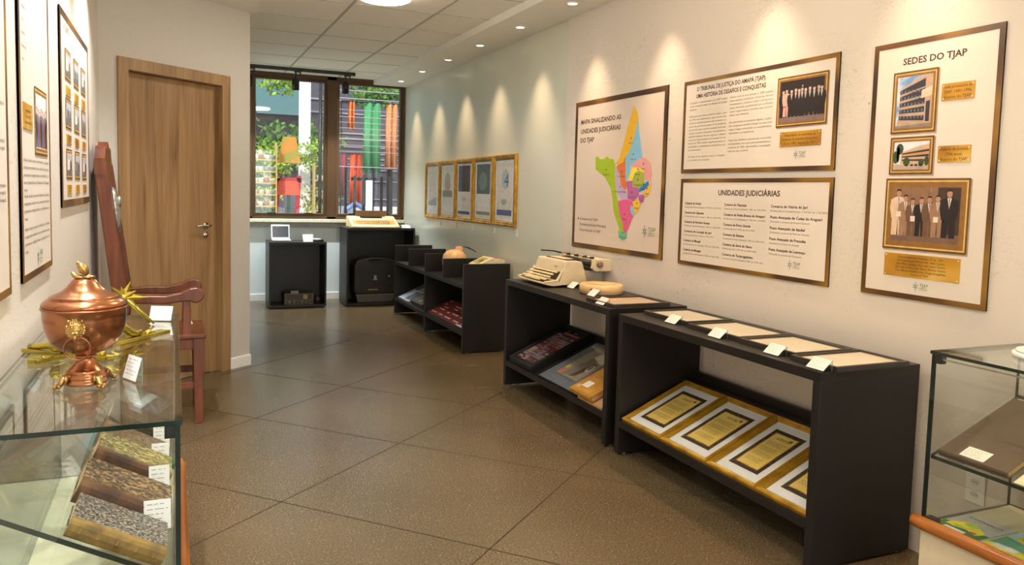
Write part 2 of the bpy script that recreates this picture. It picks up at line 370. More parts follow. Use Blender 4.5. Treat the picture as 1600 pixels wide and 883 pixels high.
# diagonal wall with the door opening
def DG(t, out=0.0, z=0.0):      # point on the diagonal wall; out > 0 towards the room
    n = Vector((math.sin(DA), -math.cos(DA), 0)); p = DP+DT*t+n*out; return (p.x, p.y, z)
TM = frame_matrix((DP.x, DP.y, 0), DT, (0, 0, 1))     # local x along the wall, -y to the room
m = MB()
m.box(-1.05, -.889+.03, 0, .12, 0, 2.9, M_grey, TM); m.box(.036-.03, .245, 0, .12, 0, 2.9, M_grey, TM); m.box(-.889+.03, .036-.03, 0, .12, 2.20-.03, 2.9, M_grey, TM)
struct('wall_door', m)
e0 = DG(.245)
m = MB(); m.box(e0[0]-.12, e0[0]-.001, e0[1]+.005, B, 0, 2.9, M_white); struct('wall_passage', m)
m = MB(); m.prism_y([(.036, 0), (.247, 0), (.247, .080), (.036, .080)], -.014, 0, M_base, TM); m.prism_y([(.036, .080), (.247, .080), (.247, .086), (.036, .086)], -.009, 0, M_base, TM)
struct('baseboard_door', m, bevel=.002)
m = MB(); m.box(e0[0], W, B-.014, B, 0, .085, M_base); struct('baseboard_far', m, bevel=.003)
m = MB(); m.box(W-.012, W, 5.10, 6.15, 0, .08, M_base); m.box(W-.012, W, 8.42, 9.03, 0, .08, M_base); struct('baseboard_right', m, bevel=.003)
# ceilings
m = MB(); m.box(SX, W, NEAR, B, ZS, 2.95, M_ceil); struct('ceiling_soffit_right', m); m = MB(); m.box(L-.1, SXL, NEAR, B, ZS, 2.95, M_ceil); struct('ceiling_soffit_left', m)
m = MB(); m.box(SXL, SX, NEAR, B+.1, ZT, 2.95, M_tile); struct('ceiling', m)
m = MB(); x = SXL
for k in range(1, 3):
    xx = SXL+.6485*k; m.box(xx-.010, xx+.010, NEAR, B, ZT-.004, ZT, M_tee)
m.box(SXL, SXL+.012, NEAR, B, ZT-.004, ZT, M_tee)
y = 6.48-.655*14
while y < B:
    if y > NEAR: m.box(SXL, SX, y-.007, y+.007, ZT-.003, ZT, M_tee)
    y += .655
struct('trim_1', m)
# window: outer frame, mullion, two sashes with glass, pull handles
fr = MB(); Y0, Y1 = B-.02, B+.07
fr.box(WX0, .86, Y0, Y1, WZ0, WZ1, M_bronze); fr.box(1.745, 1.86, Y0, Y1, WZ0, WZ1, M_bronze); fr.box(2.705, WX1, Y0, Y1, WZ0, WZ1, M_bronze)
fr.box(WX0, WX1, Y0, Y1, WZ0, WZ0+.030, M_bronze); fr.box(WX0, WX1, Y0, Y1, ZT-.045, ZT, M_bronze)
win = fr.build('window_1', None, .004, kind='structure')
for a, b in ((.86, 1.745), (1.86, 2.705)):
    s_ = MB(); s_.ring(a, b, WZ0+.03, ZT-.045, [(0, B+.005), (0, B-.012), (.034, B-.016), (.040, B+.006), (.040, B+.03)], M_bronze); sash = s_.build('window_sash', win)
    g = MB(); g.box(a+.035, b-.035, B+.010, B+.016, WZ0+.06, ZT-.08, glass_mat('window glass', (.94, .96, .96), .8)); g.build('window_pane', win)
    k = MB()
    for q in (.25, .75):
        xx = a+(b-a)*q; k.box(xx-.05, xx+.05, B-.028, B-.012, WZ0+.062, WZ0+.074, M_blackd)
    k.build('window_latch', win, .002)
m = MB(); m.box(e0[0], W, B-.07, B+.18, WZ0-.042, WZ0-.002, mat('cream stone sill', (.88, .86, .76), .4)); struct('trim_2', m, bevel=.004)
m = MB(); m.box(e0[0], W, B-.045, B, WZ0-.10, WZ0-.042, mat('sill shade band', (.60, .60, .57), .5)); struct('trim_3', m)  # grey strip stands in for the shadow under the sill
# door 1: casing, leaf, lever, lock
m = MB(); m.box(-.889, -.814, -.018, .10, 0, 2.20, M_oak, TM); m.box(-.040, .036, -.018, .10, 0, 2.20, M_oak, TM); m.box(-.814, -.040, -.018, .10, 2.122, 2.20, M_oak, TM)
m.box(-.10, -.04, .052, .10, 0, 2.122, M_oak, TM); m.box(-.814, -.800, .052, .10, 0, 2.122, M_oak, TM)
struct('trim_4', m, bevel=.003)
door = MB().box(-.812, -.042, .055, .090, .006, 2.120, M_oak, TM).build('door_1', None, .002, kind='structure')
dc = thing  # (kept simple: hardware are children of the door)
h = MB(); h.lathe([(.0, 0), (.024, 0), (.024, .008), (.0, .009)], M_chrome, 20, TM @ Matrix.Translation((-.139, .055, 1.10)) @ Matrix.Rotation(R(90), 4, 'X'))
h.tube([(-.139, .05, 1.10), (-.139, .005, 1.10)], .010, M_chrome, 12, TM); h.tube([(-.133, .005, 1.10), (-.16, .003, 1.101), (-.21, .006, 1.100), (-.255, .008, 1.10)], [.010, .010, .0085, .0075], M_chrome, 12, TM)
h.build('door_handle', door)
h = MB(); h.lathe([(.0, 0), (.022, 0), (.022, .008), (.0, .009)], M_chrome, 20, TM @ Matrix.Translation((-.139, .055, 1.034)) @ Matrix.Rotation(R(90), 4, 'X')); h.lathe([(0, 0), (.009, 0), (.009, .016), (0, .016)], M_chrome, 12, TM @ Matrix.Translation((-.139, .055, 1.034)) @ Matrix.Rotation(R(90), 4, 'X'))
h.build('lock', door)

# ------------------------------------------------------------------ lamps
def spot(name, loc, power, col, ang, blend, size=.02, target=None, parent=None):
    l = bpy.data.lights.new(name, 'SPOT'); l.energy = power; l.color = col; l.spot_size = R(ang); l.spot_blend = blend; l.shadow_soft_size = size
    o = bpy.data.objects.new(name, l); C.objects.link(o); o.location = loc
    if target is not None: o.rotation_euler = (Vector(target)-Vector(loc)).to_track_quat('-Z', 'Y').to_euler()
    if parent is not None: o.parent = parent
    return o
E_warm = mat('halogen lamp face', (1, .90, .74), .5, emis=9.0, var=0); E_cool = mat('neutral lamp face', (1, .97, .93), .5, emis=9.0, var=0)
WARM = (1.0, .68, .42); NEUT = (1.0, .97, .93); COOL = (.90, .97, 1.0)
def downlight(x, y, z, label, cat, group, power, col, em, ang=68, blend=1.0):
    t = thing('recessed_downlight', label, cat, (x, y, z), 0, group)
    MB().lathe([(.030, .0), (.046, .0), (.046, -.004), (.040, -.007), (.033, -.005), (.030, .0)], M_base, 24).build('trim_ring', t)
    MB().lathe([(0, -.0015), (.031, -.0015), (.031, -.003), (0, -.003)], em, 24).build('lamp_face', t)
    spot('lamp', (0, 0, -.012), power, col, ang, blend, .02, parent=t)
    return t
ys = [9.194-.876*k for k in range(12)]
dn = None
names_ = ['farthest of the row, next to the window', 'second from the window', 'third from the window', 'fourth from the window', 'fifth from the window', 'nearest one in view, above the map poster']
for k, yy in enumerate(ys):
    lab = 'warm round recessed downlight in the right soffit, ' + names_[k] if k < 6 else 'round recessed downlight in the right soffit, nearer than the map poster'
    if dn is None:
        dn = downlight(2.53, yy, ZS, lab, 'ceiling light', 'downlights along the right wall', DOWN_W, WARM, E_warm)
    else: dup(dn, (2.53, yy, ZS), lab)
ln = None
for yy in (4.55, 3.65, 2.75, 1.85, .95):
    if ln is None: ln = downlight(-.17, yy, ZS, 'round recessed downlight over the left wall posters', 'ceiling light', 'downlights along the left wall', LEFT_W, NEUT, E_cool, 108, .8)
    else: dup(ln, (-.17, yy, ZS))
def round_lamp(y, lab):
    t = thing('round_ceiling_lamp', lab, 'ceiling light', (1.36, y, ZT), 0)
    MB().lathe([(0, 0), (.20, 0), (.20, -.008), (.19, -.012), (.185, -.010), (0, -.010)], M_base, 40).build('housing', t)
    MB().lathe([(0, -.0130), (.180, -.0130), (.183, -.018), (.180, -.042), (.165, -.050), (0, -.050)], mat('lamp diffuser', (1, .93, .84), .5, emis=DRUM, var=0), 40).build('diffuser', t)  # drum depth added so its glowing sides graze the ceiling
    l = bpy.data.lights.new('lamp', 'AREA'); l.shape = 'DISK'; l.size = .36; l.energy = PANEL_W; l.color = (1, .90, .76); l.spread = R(170)
    o = bpy.data.objects.new('lamp', l); C.objects.link(o); o.location = (0, 0, -.055); o.parent = t
round_lamp(5.40, 'flat round white ceiling lamp cut by the top edge of the photo')
def fill_globe(y, lab):  # glowing balls added out of view to brighten the ceiling
    t = thing('fill_globe', lab, 'ceiling light', (1.36, y, ZT), 0, 'added fill globes over the aisle')
    MB().lathe([(0, 0), (.06, 0), (.06, -.02), (.035, -.03), (.035, -.07), (0, -.07)], M_base, 28).build('holder', t)
    MB().ball((0, 0, -.175), .112, mat('opal globe', (1, .90, .78), .4, emis=GLOBE, var=0), 28).build('globe', t)
fill_globe(2.95, 'unseen fill globe added above the aisle beside the seats poster'); fill_globe(.80, 'unseen fill globe added just ahead of the camera'); fill_globe(-1.3, 'unseen fill globe added near the shop entrance')
# track with three heads in front of the window
tr = thing('lighting_track', 'thin black lighting track bar under the tiled ceiling in front of the window', 'track light', (0, 9.25, 0))
m = MB(); m.box(.55, 1.985, -.017, .017, 2.728, 2.766, M_metalb); m.build('track_bar', tr, .002)
hd = None
for x_, lab in ((.785, 'black cylinder track spotlight, leftmost, half hidden by the grey wall'), (1.295, 'black cylinder track spotlight in front of the left window pane'), (1.870, 'black cylinder track spotlight in front of the right window pane')):
    if hd is None:
        hd = thing('track_spotlight', lab, 'spotlight', (x_, 9.25, 2.728), 0, 'track spotlights at the window')
        a = MB(); a.box(-.018, .060, -.012, .012, -.012, 0, M_metalb); a.box(.046, .058, -.010, .010, -.050, -.012, M_metalb); a.box(-.006, .058, -.010, .010, -.058, -.046, M_metalb); a.tube([(0, 0, 0), (0, 0, -.10)], .009, M_metalb); a.build('mount', hd, .001)
        MB().lathe([(.0, -.085), (.037, -.080), (.041, -.084), (.041, -.212), (.036, -.212), (.035, -.200), (0, -.200)], M_metalb, 24).build('head', hd)
        spot('lamp', (0, 0, -.216), TRACK_W, COOL, 95, .7, .02, parent=hd)
    else: dup(hd, (x_, 9.25, 2.728), lab)

# ------------------------------------------------------------------ posters
M_sheet = ramp_mat('poster paper', [(.3, (.86, .825, .78)), (.7, (.90, .875, .845))], 1.2, .42)
M_sheetp = ramp_mat('poster paper warm', [(.3, (.83, .765, .72)), (.7, (.88, .84, .80))], 1.1, .42)
def bord_mat():
    return ramp_mat('brown and gold printed border', [(.36, (.25, .17, .10)), (.48, (.40, .27, .14)), (.56, (.58, .43, .16)), (.66, (.30, .20, .11))], 1.7, .35, .1, (1, 1, 1), 1)
M_bord = bord_mat()
M_plq = ramp_mat('gold plaque', [(.3, (.62, .42, .10)), (.6, (.84, .64, .22)), (.75, (.92, .78, .42))], 5, .35, .3, (1, 1, 1), 1)
M_pf1 = mat('printed frame brown', (.42, .28, .13), .4); M_pf2 = mat('printed frame gold', (.86, .74, .40), .4); M_pf3 = mat('printed frame tan', (.56, .40, .20), .4)
M_green = mat('logo green', (.25, .66, .36), .5); M_teal = mat('logo grey-green', (.40, .56, .50), .5)
BOARD = {}
def ink(t, m): BOARD[t.name][1].merge(m)
def poster(name, label, X0, w, h, z0, side='R', sheet=None, bw=.022):
    """board flat on a wall; local x to the viewer's right, z up from the lower edge"""
    loc = (W, X0, z0) if side == 'R' else (L, X0, z0)
    t = thing(name, label, 'poster', (loc[0]+(-.0015 if side == 'R' else .0015), loc[1], loc[2]), RW if side == 'R' else LW)
    m = MB(); m.box(0, w, -.006, 0, 0, h, sheet or M_sheet); BOARD[t.name] = (t, m)
    m = MB(); m.ring(0, w, 0, h, [(0, 0), (0, -.0072), (bw, -.0072), (bw, -.006)], M_bord); m.build('border', t)
    return t
def logo(t, x, z, w):
    m = MB(); y = -.0075; r = w*.20; cx = x+r; cz = z
    for k in range(6):
        a = k*math.pi/3+.5; m.poly([(cx+r*.35*math.cos(a-.5), cz+r*.35*math.sin(a-.5)), (cx+r*1.15*math.cos(a), cz+r*1.15*math.sin(a)), (cx+r*.35*math.cos(a+.5), cz+r*.35*math.sin(a+.5))], M_teal, y)
    m.rect(cx-r*.08, cx+r*.08, cz-r*1.35, cz+r*1.35, M_teal, y-.0002)
    m.text('TJ', x+w*.46, cz+w*.01, w*.17, M_inkg, y=y, w=w*.22); m.text('AP', x+w*.72, cz+w*.01, w*.17, M_green, y=y, w=w*.28)
    m.text('TRIBUNAL DE', x+w*.46, cz-w*.10, w*.055, M_inkg, y=y, w=w*.5); m.text('JUSTIÇA', x+w*.46, cz-w*.19, w*.055, M_inkg, y=y, w=w*.5)
    m.build('logo', t)
def printed_frame(t, x0, x1, z0, z1, pic, part='framed_photo', ins=(.014, .022)):
    m = MB(); y = -.0074
    m.rect(x0+.004, x1+.006, z0-.006, z1-.004, mat('printed soft shadow', (.66, .60, .52), .5), y+.0006)
    m.ring(x0, x1, z0, z1, [(0, y), (.008, y-.0003)], M_pf1); m.ring(x0, x1, z0, z1, [(.008, y-.0003), (.008+ins[0]*.3, y-.0004)], M_pf2)
    m.ring(x0, x1, z0, z1, [(.008+ins[0]*.3, y-.0004), (ins[1], y-.0004)], M_pf3)
    pic(m, x0+ins[1], x1-ins[1], z0+ins[1], z1-ins[1], y-.0005); return m.build(part, t)
def plaque(t, x0, x1, z0, z1, lines, h):
    m = MB(); y = -.0085; m.box(x0, x1, y, -.0060, z0, z1, M_plq)
    n = len(lines); zz = z1-(z1-z0)*.5+(n-1)*h*.85
    for i, s_ in enumerate(lines): m.text(s_, (x0+x1)/2, zz-i*h*1.7-h/2, h, M_ink, y=y-.0004, align='c', wmax=(x1-x0)*.88)
    for a in (x0+.008, x1-.008):
        for b in (z0+.008, z1-.008): m.oval(a, b, .0028, .0028, M_card, y-.0004, 8)
    m.build('plaque', t)
# map poster
t = poster('map_poster', 'poster with a coloured map of Amapá, above the typewriter', 5.085, 1.155, 1.056, 1.010, sheet=M_sheetp, bw=.034)
m = MB()
for s_, z, w_ in (('MAPA SINALIZANDO AS', .893, .545), ('UNIDADES JUDICIÁRIAS', .826, .545), ('DO TJAP', .762, .195)): m.text(s_, .085, z, .031, M_ink, w=w_, y=-.0066, bold=True)
ink(t, m)
m = MB()
m.oval(.088, .212, .007, .007, M_ink, -.0066)
for s_, z, w_ in (('Comarca do TJAP', .203, .26), ('(Unidade Judiciária Principal)', .163, .37), ('Posto Avançado do TJAP', .123, .30)): m.text(s_, .113, z, .018, M_ink, w=w_, y=-.0066)
ink(t, m)
regs = {
'yel':[(0.786,0.969),(0.827,0.917),(0.842,0.881),(0.817,0.814),(0.788,0.746),(0.742,0.664),(0.680,0.606),(0.632,0.596),(0.580,0.594),(0.629,0.639),(0.672,0.724),(0.717,0.834),(0.758,0.915)],
'blue':[(0.842,0.881),(0.852,0.812),(0.885,0.700),(0.905,0.631),(0.836,0.612),(0.766,0.579),(0.769,0.537),(0.741,0.487),(0.715,0.487),(0.704,0.644),(0.742,0.664),(0.788,0.746),(0.817,0.814)],
'green':[(0.580,0.594),(0.571,0.605),(0.555,0.630),(0.498,0.636),(0.468,0.652),(0.425,0.634),(0.372,0.635),(0.350,0.656),(0.311,0.649),(0.317,0.565),(0.373,0.542),(0.449,0.511),(0.531,0.437),(0.559,0.363),(0.579,0.276),(0.626,0.212),(0.662,0.163),(0.639,0.140),(0.712,0.148),(0.703,0.194),(0.664,0.250),(0.646,0.307),(0.620,0.365),(0.600,0.422),(0.583,0.510)],
'orange':[(0.632,0.596),(0.680,0.606),(0.704,0.644),(0.715,0.487),(0.736,0.445),(0.719,0.423),(0.664,0.452),(0.637,0.524),(0.594,0.582)],
'pink':[(0.766,0.579),(0.836,0.612),(0.905,0.631),(0.947,0.623),(0.997,0.594),(1.017,0.547),(1.017,0.479),(0.981,0.486),(0.932,0.493),(0.927,0.555),(0.801,0.571)],
'lilac':[(0.580,0.583),(0.606,0.568),(0.638,0.509),(0.658,0.452),(0.720,0.420),(0.748,0.388),(0.745,0.364),(0.684,0.351),(0.627,0.394),(0.598,0.452)],
'yel2':[(0.801,0.571),(0.864,0.566),(0.927,0.555),(0.929,0.534),(0.816,0.529),(0.799,0.487),(0.741,0.487),(0.769,0.537)],
'olive':[(0.816,0.529),(0.866,0.549),(0.929,0.534),(0.942,0.452),(0.874,0.436),(0.802,0.445),(0.799,0.487)],
'purple':[(0.721,0.480),(0.799,0.483),(0.802,0.445),(0.874,0.436),(0.882,0.390),(0.829,0.351),(0.750,0.367),(0.741,0.423),(0.731,0.452)],
'magenta':[(0.630,0.350),(0.745,0.364),(0.829,0.351),(0.811,0.312),(0.795,0.276),(0.823,0.256),(0.776,0.183),(0.744,0.141),(0.712,0.148),(0.703,0.194),(0.664,0.250),(0.641,0.307)],
'blue2':[(0.879,0.431),(0.981,0.486),(0.990,0.459),(0.936,0.425),(0.880,0.411)],
'yel3':[(1.017,0.473),(1.009,0.419),(0.976,0.384),(0.944,0.387),(0.926,0.397),(0.983,0.446)],
'purple2':[(0.882,0.390),(0.931,0.397),(0.944,0.387),(0.934,0.349),(0.900,0.342),(0.878,0.369)],
'gold':[(0.808,0.347),(0.866,0.366),(0.906,0.335),(0.895,0.307),(0.847,0.268),(0.831,0.312)],
'cyan':[(0.792,0.325),(0.819,0.312),(0.840,0.268),(0.814,0.261),(0.786,0.297)],
'teal':[(0.652,0.145),(0.757,0.142),(0.760,0.111),(0.702,0.090),(0.655,0.111)]}
rc = dict(yel=((.90, .72, .16), 'Oiapoque', .765, .745), blue=((.52, .76, .90), 'Calçoene', .80, .640), green=((.64, .76, .14), 'Laranjal do Jari', .465, .545), orange=((.86, .47, .24), 'Serra do Navio', .665, .53), pink=((.90, .64, .66), 'Amapá', .92, .575),
 lilac=((.76, .68, .86), 'Pedra Branca do Amapari', .655, .43), yel2=((.94, .88, .30), 'Pracuúba', .86, .542), olive=((.66, .72, .30), 'Tartarugalzinho', .865, .475), purple=((.72, .40, .66), 'Porto Grande', .80, .395), magenta=((.87, .38, .58), 'Mazagão', .72, .25),
 blue2=((.18, .50, .78), 'Cutias', .93, .447), yel3=((.92, .74, .20), 'Itaubal', .97, .42), purple2=((.68, .34, .60), '', .9, .37), gold=((.93, .78, .22), 'Macapá', .862, .325), cyan=((.55, .80, .90), '', .8, .3), teal=((.42, .76, .62), 'Vitória do Jari', .705, .128))
m = MB(); lab = MB()
for i, (k, ps) in enumerate(regs.items()):
    c, nm, tx, tz = rc[k]; m.poly(ps, mat('map '+k, c, .5, var=.02), -.0066-.00008*i)
    if nm: lab.text(nm, tx, tz-.022, .0105, M_ink, y=-.0084, align='c', wmax=.16); lab.oval(tx, tz+.015, .006, .006, M_ink, -.0084, 8)
ink(t, m); ink(t, lab); logo(t, .93, .165, .15)
# court history poster
t = poster('history_poster', 'wide poster with two text columns and a framed dark group photo', 3.77, 1.14, .524, 1.536)
m = MB(); m.text('O TRIBUNAL DE JUSTIÇA DO AMAPÁ (TJAP):', .118, .460, .022, M_ink, w=.555, y=-.0066, bold=True); m.text('UMA HISTÓRIA DE DESAFIOS E CONQUISTAS', .115, .421, .022, M_ink, w=.56, y=-.0066, bold=True); ink(t, m)
c1 = ["A criação e o funcionamento do TJAP surgem", "desde a transformação do Amapá em Estado", "autônomo.", "", "Nesse percurso entre o primeiro pleito, o ano", "de 1991 foi emblemático, com a posse dos", "primeiros desembargadores (25 de janeiro) e a", "posse dos primeiros juízes (5 de outubro),", "permitindo que o poder estadual fosse ins-", "talado e pudesse funcionar em primeira e", "segunda instância. No ano seguinte, o efetivo", "exercício das primeiras serventias (16 de", "março de 1992) ampliou significativamente a", "quantidade e a qualidade do atendimento aos", "jurisdicionados.", "", "Ao longo da sua trajetória, vencer os desafios", "se converteu em conquistas."]
c2 = ["Nesses mais de três décadas, o TJAP ampliou", "suas unidades judiciárias, comarcas, fóruns,", "treinamentos, projetos sociais e promove a", "justiça itinerante, possibilitando que os direitos", "sejam resguardados, inclusive nas comuni-", "dades mais afastadas.", "", "Acompanhando as inovações digitais, o Judici-", "ário amapaense também inaugurou uma nova", "etapa e segue investindo na acessibilidade,", "celeridade e transparência.", "", "Tudo essa eficiência operacional, construída", "coletivamente, vem marcando positivamente a", "trajetória do TJAP, oferecendo-a à população", "cada vez mais moderna."]
m = MB()
for i, s_ in enumerate(c1): m.text(s_, .060, .392-i*.0190, .0098, M_inkg, w=.325 if len(s_) > 36 else .325*len(s_)/44, y=-.0066) if s_ else None
for i, s_ in enumerate(c2): m.text(s_, .408, .392-i*.0190, .0098, M_inkg, w=.322 if len(s_) > 36 else .322*len(s_)/44, y=-.0066) if s_ else None
ink(t, m)
SK = mat('printed skin tone', (.80, .62, .52), .5); PD = mat('printed near-black', (.13, .11, .12), .5); PW = mat('printed white', (.90, .86, .84), .5)
def figure(m, x, z, s, suit, y, skin=SK, legs=None, face=None, shirt=True):
    legs = legs or suit
    m.poly([(x-.16*s, z), (x-.02*s, z), (x, z+.42*s), (x+.02*s, z), (x+.16*s, z), (x+.15*s, z+.5*s), (x-.15*s, z+.5*s)], legs, y)
    m.poly([(x-.17*s, z+.38*s), (x+.17*s, z+.38*s), (x+.22*s, z+.62*s), (x+.20*s, z+.80*s), (x+.07*s, z+.86*s), (x-.07*s, z+.86*s), (x-.20*s, z+.80*s), (x-.22*s, z+.62*s)], suit, y-.00005)
    if shirt: m.poly([(x-.05*s, z+.85*s), (x+.05*s, z+.85*s), (x, z+.62*s)], PW, y-.0001); m.poly([(x-.012*s, z+.84*s), (x+.012*s, z+.84*s), (x, z+.64*s)], PD, y-.00013)
    m.oval(x, z+.94*s, .062*s, .085*s, face or skin, y-.0001); m.poly([(x-.066*s, z+.95*s), (x-.05*s, z+1.03*s), (x+.05*s, z+1.03*s), (x+.066*s, z+.95*s), (x+.04*s, z+.99*s), (x-.04*s, z+.99*s)], PD, y-.00012)
def pic_group_dark(m, x0, x1, z0, z1, y):
    w = x1-x0; h = z1-z0; m.rect(x0, x1, z0, z1, mat('photo dark room', (.16, .12, .13), .5), y)
    m.poly([(x0, z0), (x1, z0), (x1, z0+h*.22), (x0, z0+h*.12)], mat('photo wood floor', (.50, .42, .42), .5), y-.00003)
    for i, (u, c) in enumerate(((.07, PD), (.15, mat('photo pink gown', (.88, .66, .62), .5)), (.27, PD), (.37, PD), (.45, PD), (.52, PD), (.60, PD), (.70, PD), (.80, PD), (.90, PD), (.97, PD))):
        figure(m, x0+w*u*.97+.002, z0+h*.12+(i % 2)*h*.02, h*.66, c, y-.0001-.00004*i, face=mat('photo pale face', (.80, .70, .66), .5))
    m.rect(x0+w*.50, x0+w*.53, z0+h*.72, z0+h*.86, mat('photo pale face', (.8, .7, .66), .5), y-.00006)
printed_frame(t, .760, 1.082, .212, .452, pic_group_dark, 'framed_group_photo')
plaque(t, .794, 1.054, .116, .188, ['Autoridades na cerimônia de', 'instalação do Judiciário Amapaense.', '25 jan. 1991. Acervo do TJAP.'], .0115); logo(t, .887, .078, .078)
# judicial units poster
t = poster('units_poster', 'wide poster UNIDADES JUDICIÁRIAS listing districts in three columns', 3.765, 1.138, .496, 1.007)
ink(t, MB().text('UNIDADES JUDICIÁRIAS', .340, .406, .027, M_ink, w=.467, y=-.0066, bold=True))
cols = [(.047, ['Comarca de Amapá', 'Comarca de Calçoene', 'Comarca de Ferreira Gomes', 'Comarca de Laranjal do Jari', 'Comarca de Macapá', 'Comarca de Mazagão'], ['(Criada pelo Decreto Estadual n° 069, de 15.05.1991)', '(Criada pelo Decreto Estadual n° 069, de 15.05.1991)', '(Criada pelo Decreto Estadual n° 069, de 15.05.1991)', '(Criada pelo Decreto n° 069, de 15.05.1991)', '(Criada pelo Decreto Estadual n° 069, de 15.05.1991)', '(Criada pelo Decreto Estadual n° 069, de 15.05.1991)'], .325),
 (.395, ['Comarca de Oiapoque', 'Comarca de Pedra Branca do Amapari', 'Comarca de Porto Grande', 'Comarca de Santana', 'Comarca de Serra do Navio', 'Comarca de Tartarugalzinho'], ['(Criada pelo Decreto Estadual n° 069, de 15.05.1991)', '(Criada pela Lei Complementar n° 010, de 11.10.2003)', '(Criada pela Lei n° 0165, de 31.07.1994)', '(Criada pelo Decreto Estadual n° 069, de 15.05.1991)', '(Criada pela Lei n° 0171/94, de 23.09.1994)', '(Criada pelo Decreto Estadual n° 069, de 15.05.1991)'], .32),
 (.749, ['Comarca de Vitória do Jari', 'Posto Avançado de Cutias do Araguari', 'Posto Avançado de Itaubal', 'Posto Avançado de Pracuúba', 'Posto Avançado de Lourenço'], ['(Criada pela Lei Complementar n° 027/04, de 11.05.2004)', '(Vinculado à comarca de Ferreira Gomes)', '(Vinculado à comarca de Ferreira Gomes)', '(Vinculado à comarca de Amapá)', '(Vinculado à comarca de Calçoene)'], .345)]
m = MB()
for x_, a, b, wf in cols:
    for i, s_ in enumerate(a): m.text(s_, x_, .350-i*.0535, .0128, M_ink, w=len(s_)*.0093, y=-.0066, bold=True)
    for i, s_ in enumerate(b): m.text(s_, x_, .330-i*.0535, .0088, M_inkl, w=wf*len(s_)/52, y=-.0066)
ink(t, m); logo(t, .880, .078, .085)
# seats of the court poster
t = poster('seats_poster', 'tall poster SEDES DO TJAP with two building photos above a sepia group photo', 2.444, .559, 1.042, 1.009)
ink(t, MB().text('SEDES DO TJAP', .142, .945, .025, M_ink, w=.275, y=-.0066, bold=True))
def pic_office(m, x0, x1, z0, z1, y):
    w = x1-x0; h = z1-z0; P = lambda *a: [(x0+w*u, z0+h*v) for u, v in a]
    m.poly(P((0, 0), (1, 0), (1, 1), (0, 1)), ramp_mat('photo sky', [(.4, (.42, .60, .82)), (.6, (.86, .89, .93))], 14, .5), y)
    con = mat('photo concrete', (.72, .62, .54), .5); dk = mat('photo window dark', (.20, .20, .24), .5); gl = mat('photo glass blue', (.42, .48, .54), .5)
    m.poly(P((.02, .02), (1, .02), (1, 1), (.62, .97), (.10, .76), (.07, .2)), con, y-.0001)
    for k in range(5):
        a = .16+k*.125; m.poly(P((.09, a), (.82, a-.04+k*.04), (.82, a+.06+k*.055), (.09, a+.075)), dk, y-.0002)
        for q in range(7):
            u = .12+q*.10; m.poly(P((u, a+.02), (u+.035, a+.02), (u+.035, a+.07+k*.006), (u, a+.065)), gl, y-.00025)
    m.poly(P((.80, .02), (1, .02), (1, .97), (.80, .93)), con, y-.0003); m.poly(P((.70, .55), (1, .60), (1, .78), (.70, .70)), mat('photo pale slab', (.86, .76, .68), .5), y-.0004)
    m.poly(P((.0, 0), (1, 0), (1, .07), (0, .04)), mat('photo road', (.55, .50, .46), .5), y-.0004); m.poly(P((.84, .1), (.95, .1), (.95, .5), (.84, .48)), dk, y-.00045)
def pic_palace(m, x0, x1, z0, z1, y):
    w = x1-x0; h = z1-z0; P = lambda *a: [(x0+w*u, z0+h*v) for u, v in a]
    m.poly(P((0, 0), (1, 0), (1, 1), (0, 1)), mat('photo pale sky', (.84, .88, .92), .5), y)
    m.poly(P((.2, .2), (1, .12), (1, .92), (.62, .80), (.2, .62)), mat('photo facade', (.78, .68, .56), .5), y-.0001); dk = mat('photo window dark', (.2, .2, .24), .5)
    for k in range(3): m.poly(P((.24, .32+k*.11), (1, .28+k*.18), (1, .36+k*.18), (.24, .37+k*.11)), dk, y-.0002)
    m.poly(P((.24, .50), (1, .56), (1, .62), (.24, .54)), mat('photo orange band', (.84, .55, .26), .5), y-.00025)
    m.poly(P((0, 0), (1, 0), (1, .14), (0, .20)), mat('photo forecourt', (.72, .66, .60), .5), y-.0003)
    g = mat('photo tree', (.24, .30, .16), .5)
    for u, v, a, b in ((.06, .45, .10, .24), (.17, .75, .12, .2), (.13, .55, .05, .3), (.38, .28, .11, .16), (.80, .24, .09, .14), (.95, .30, .07, .18)): m.oval(x0+w*u, z0+h*v, w*a*.9, h*b, g, y-.0004, 10)
    for u in (.35, .5, .62, .74): m.rect(x0+w*u, x0+w*(u+.08), z0+h*.12, z0+h*.19, PD, y-.00045)
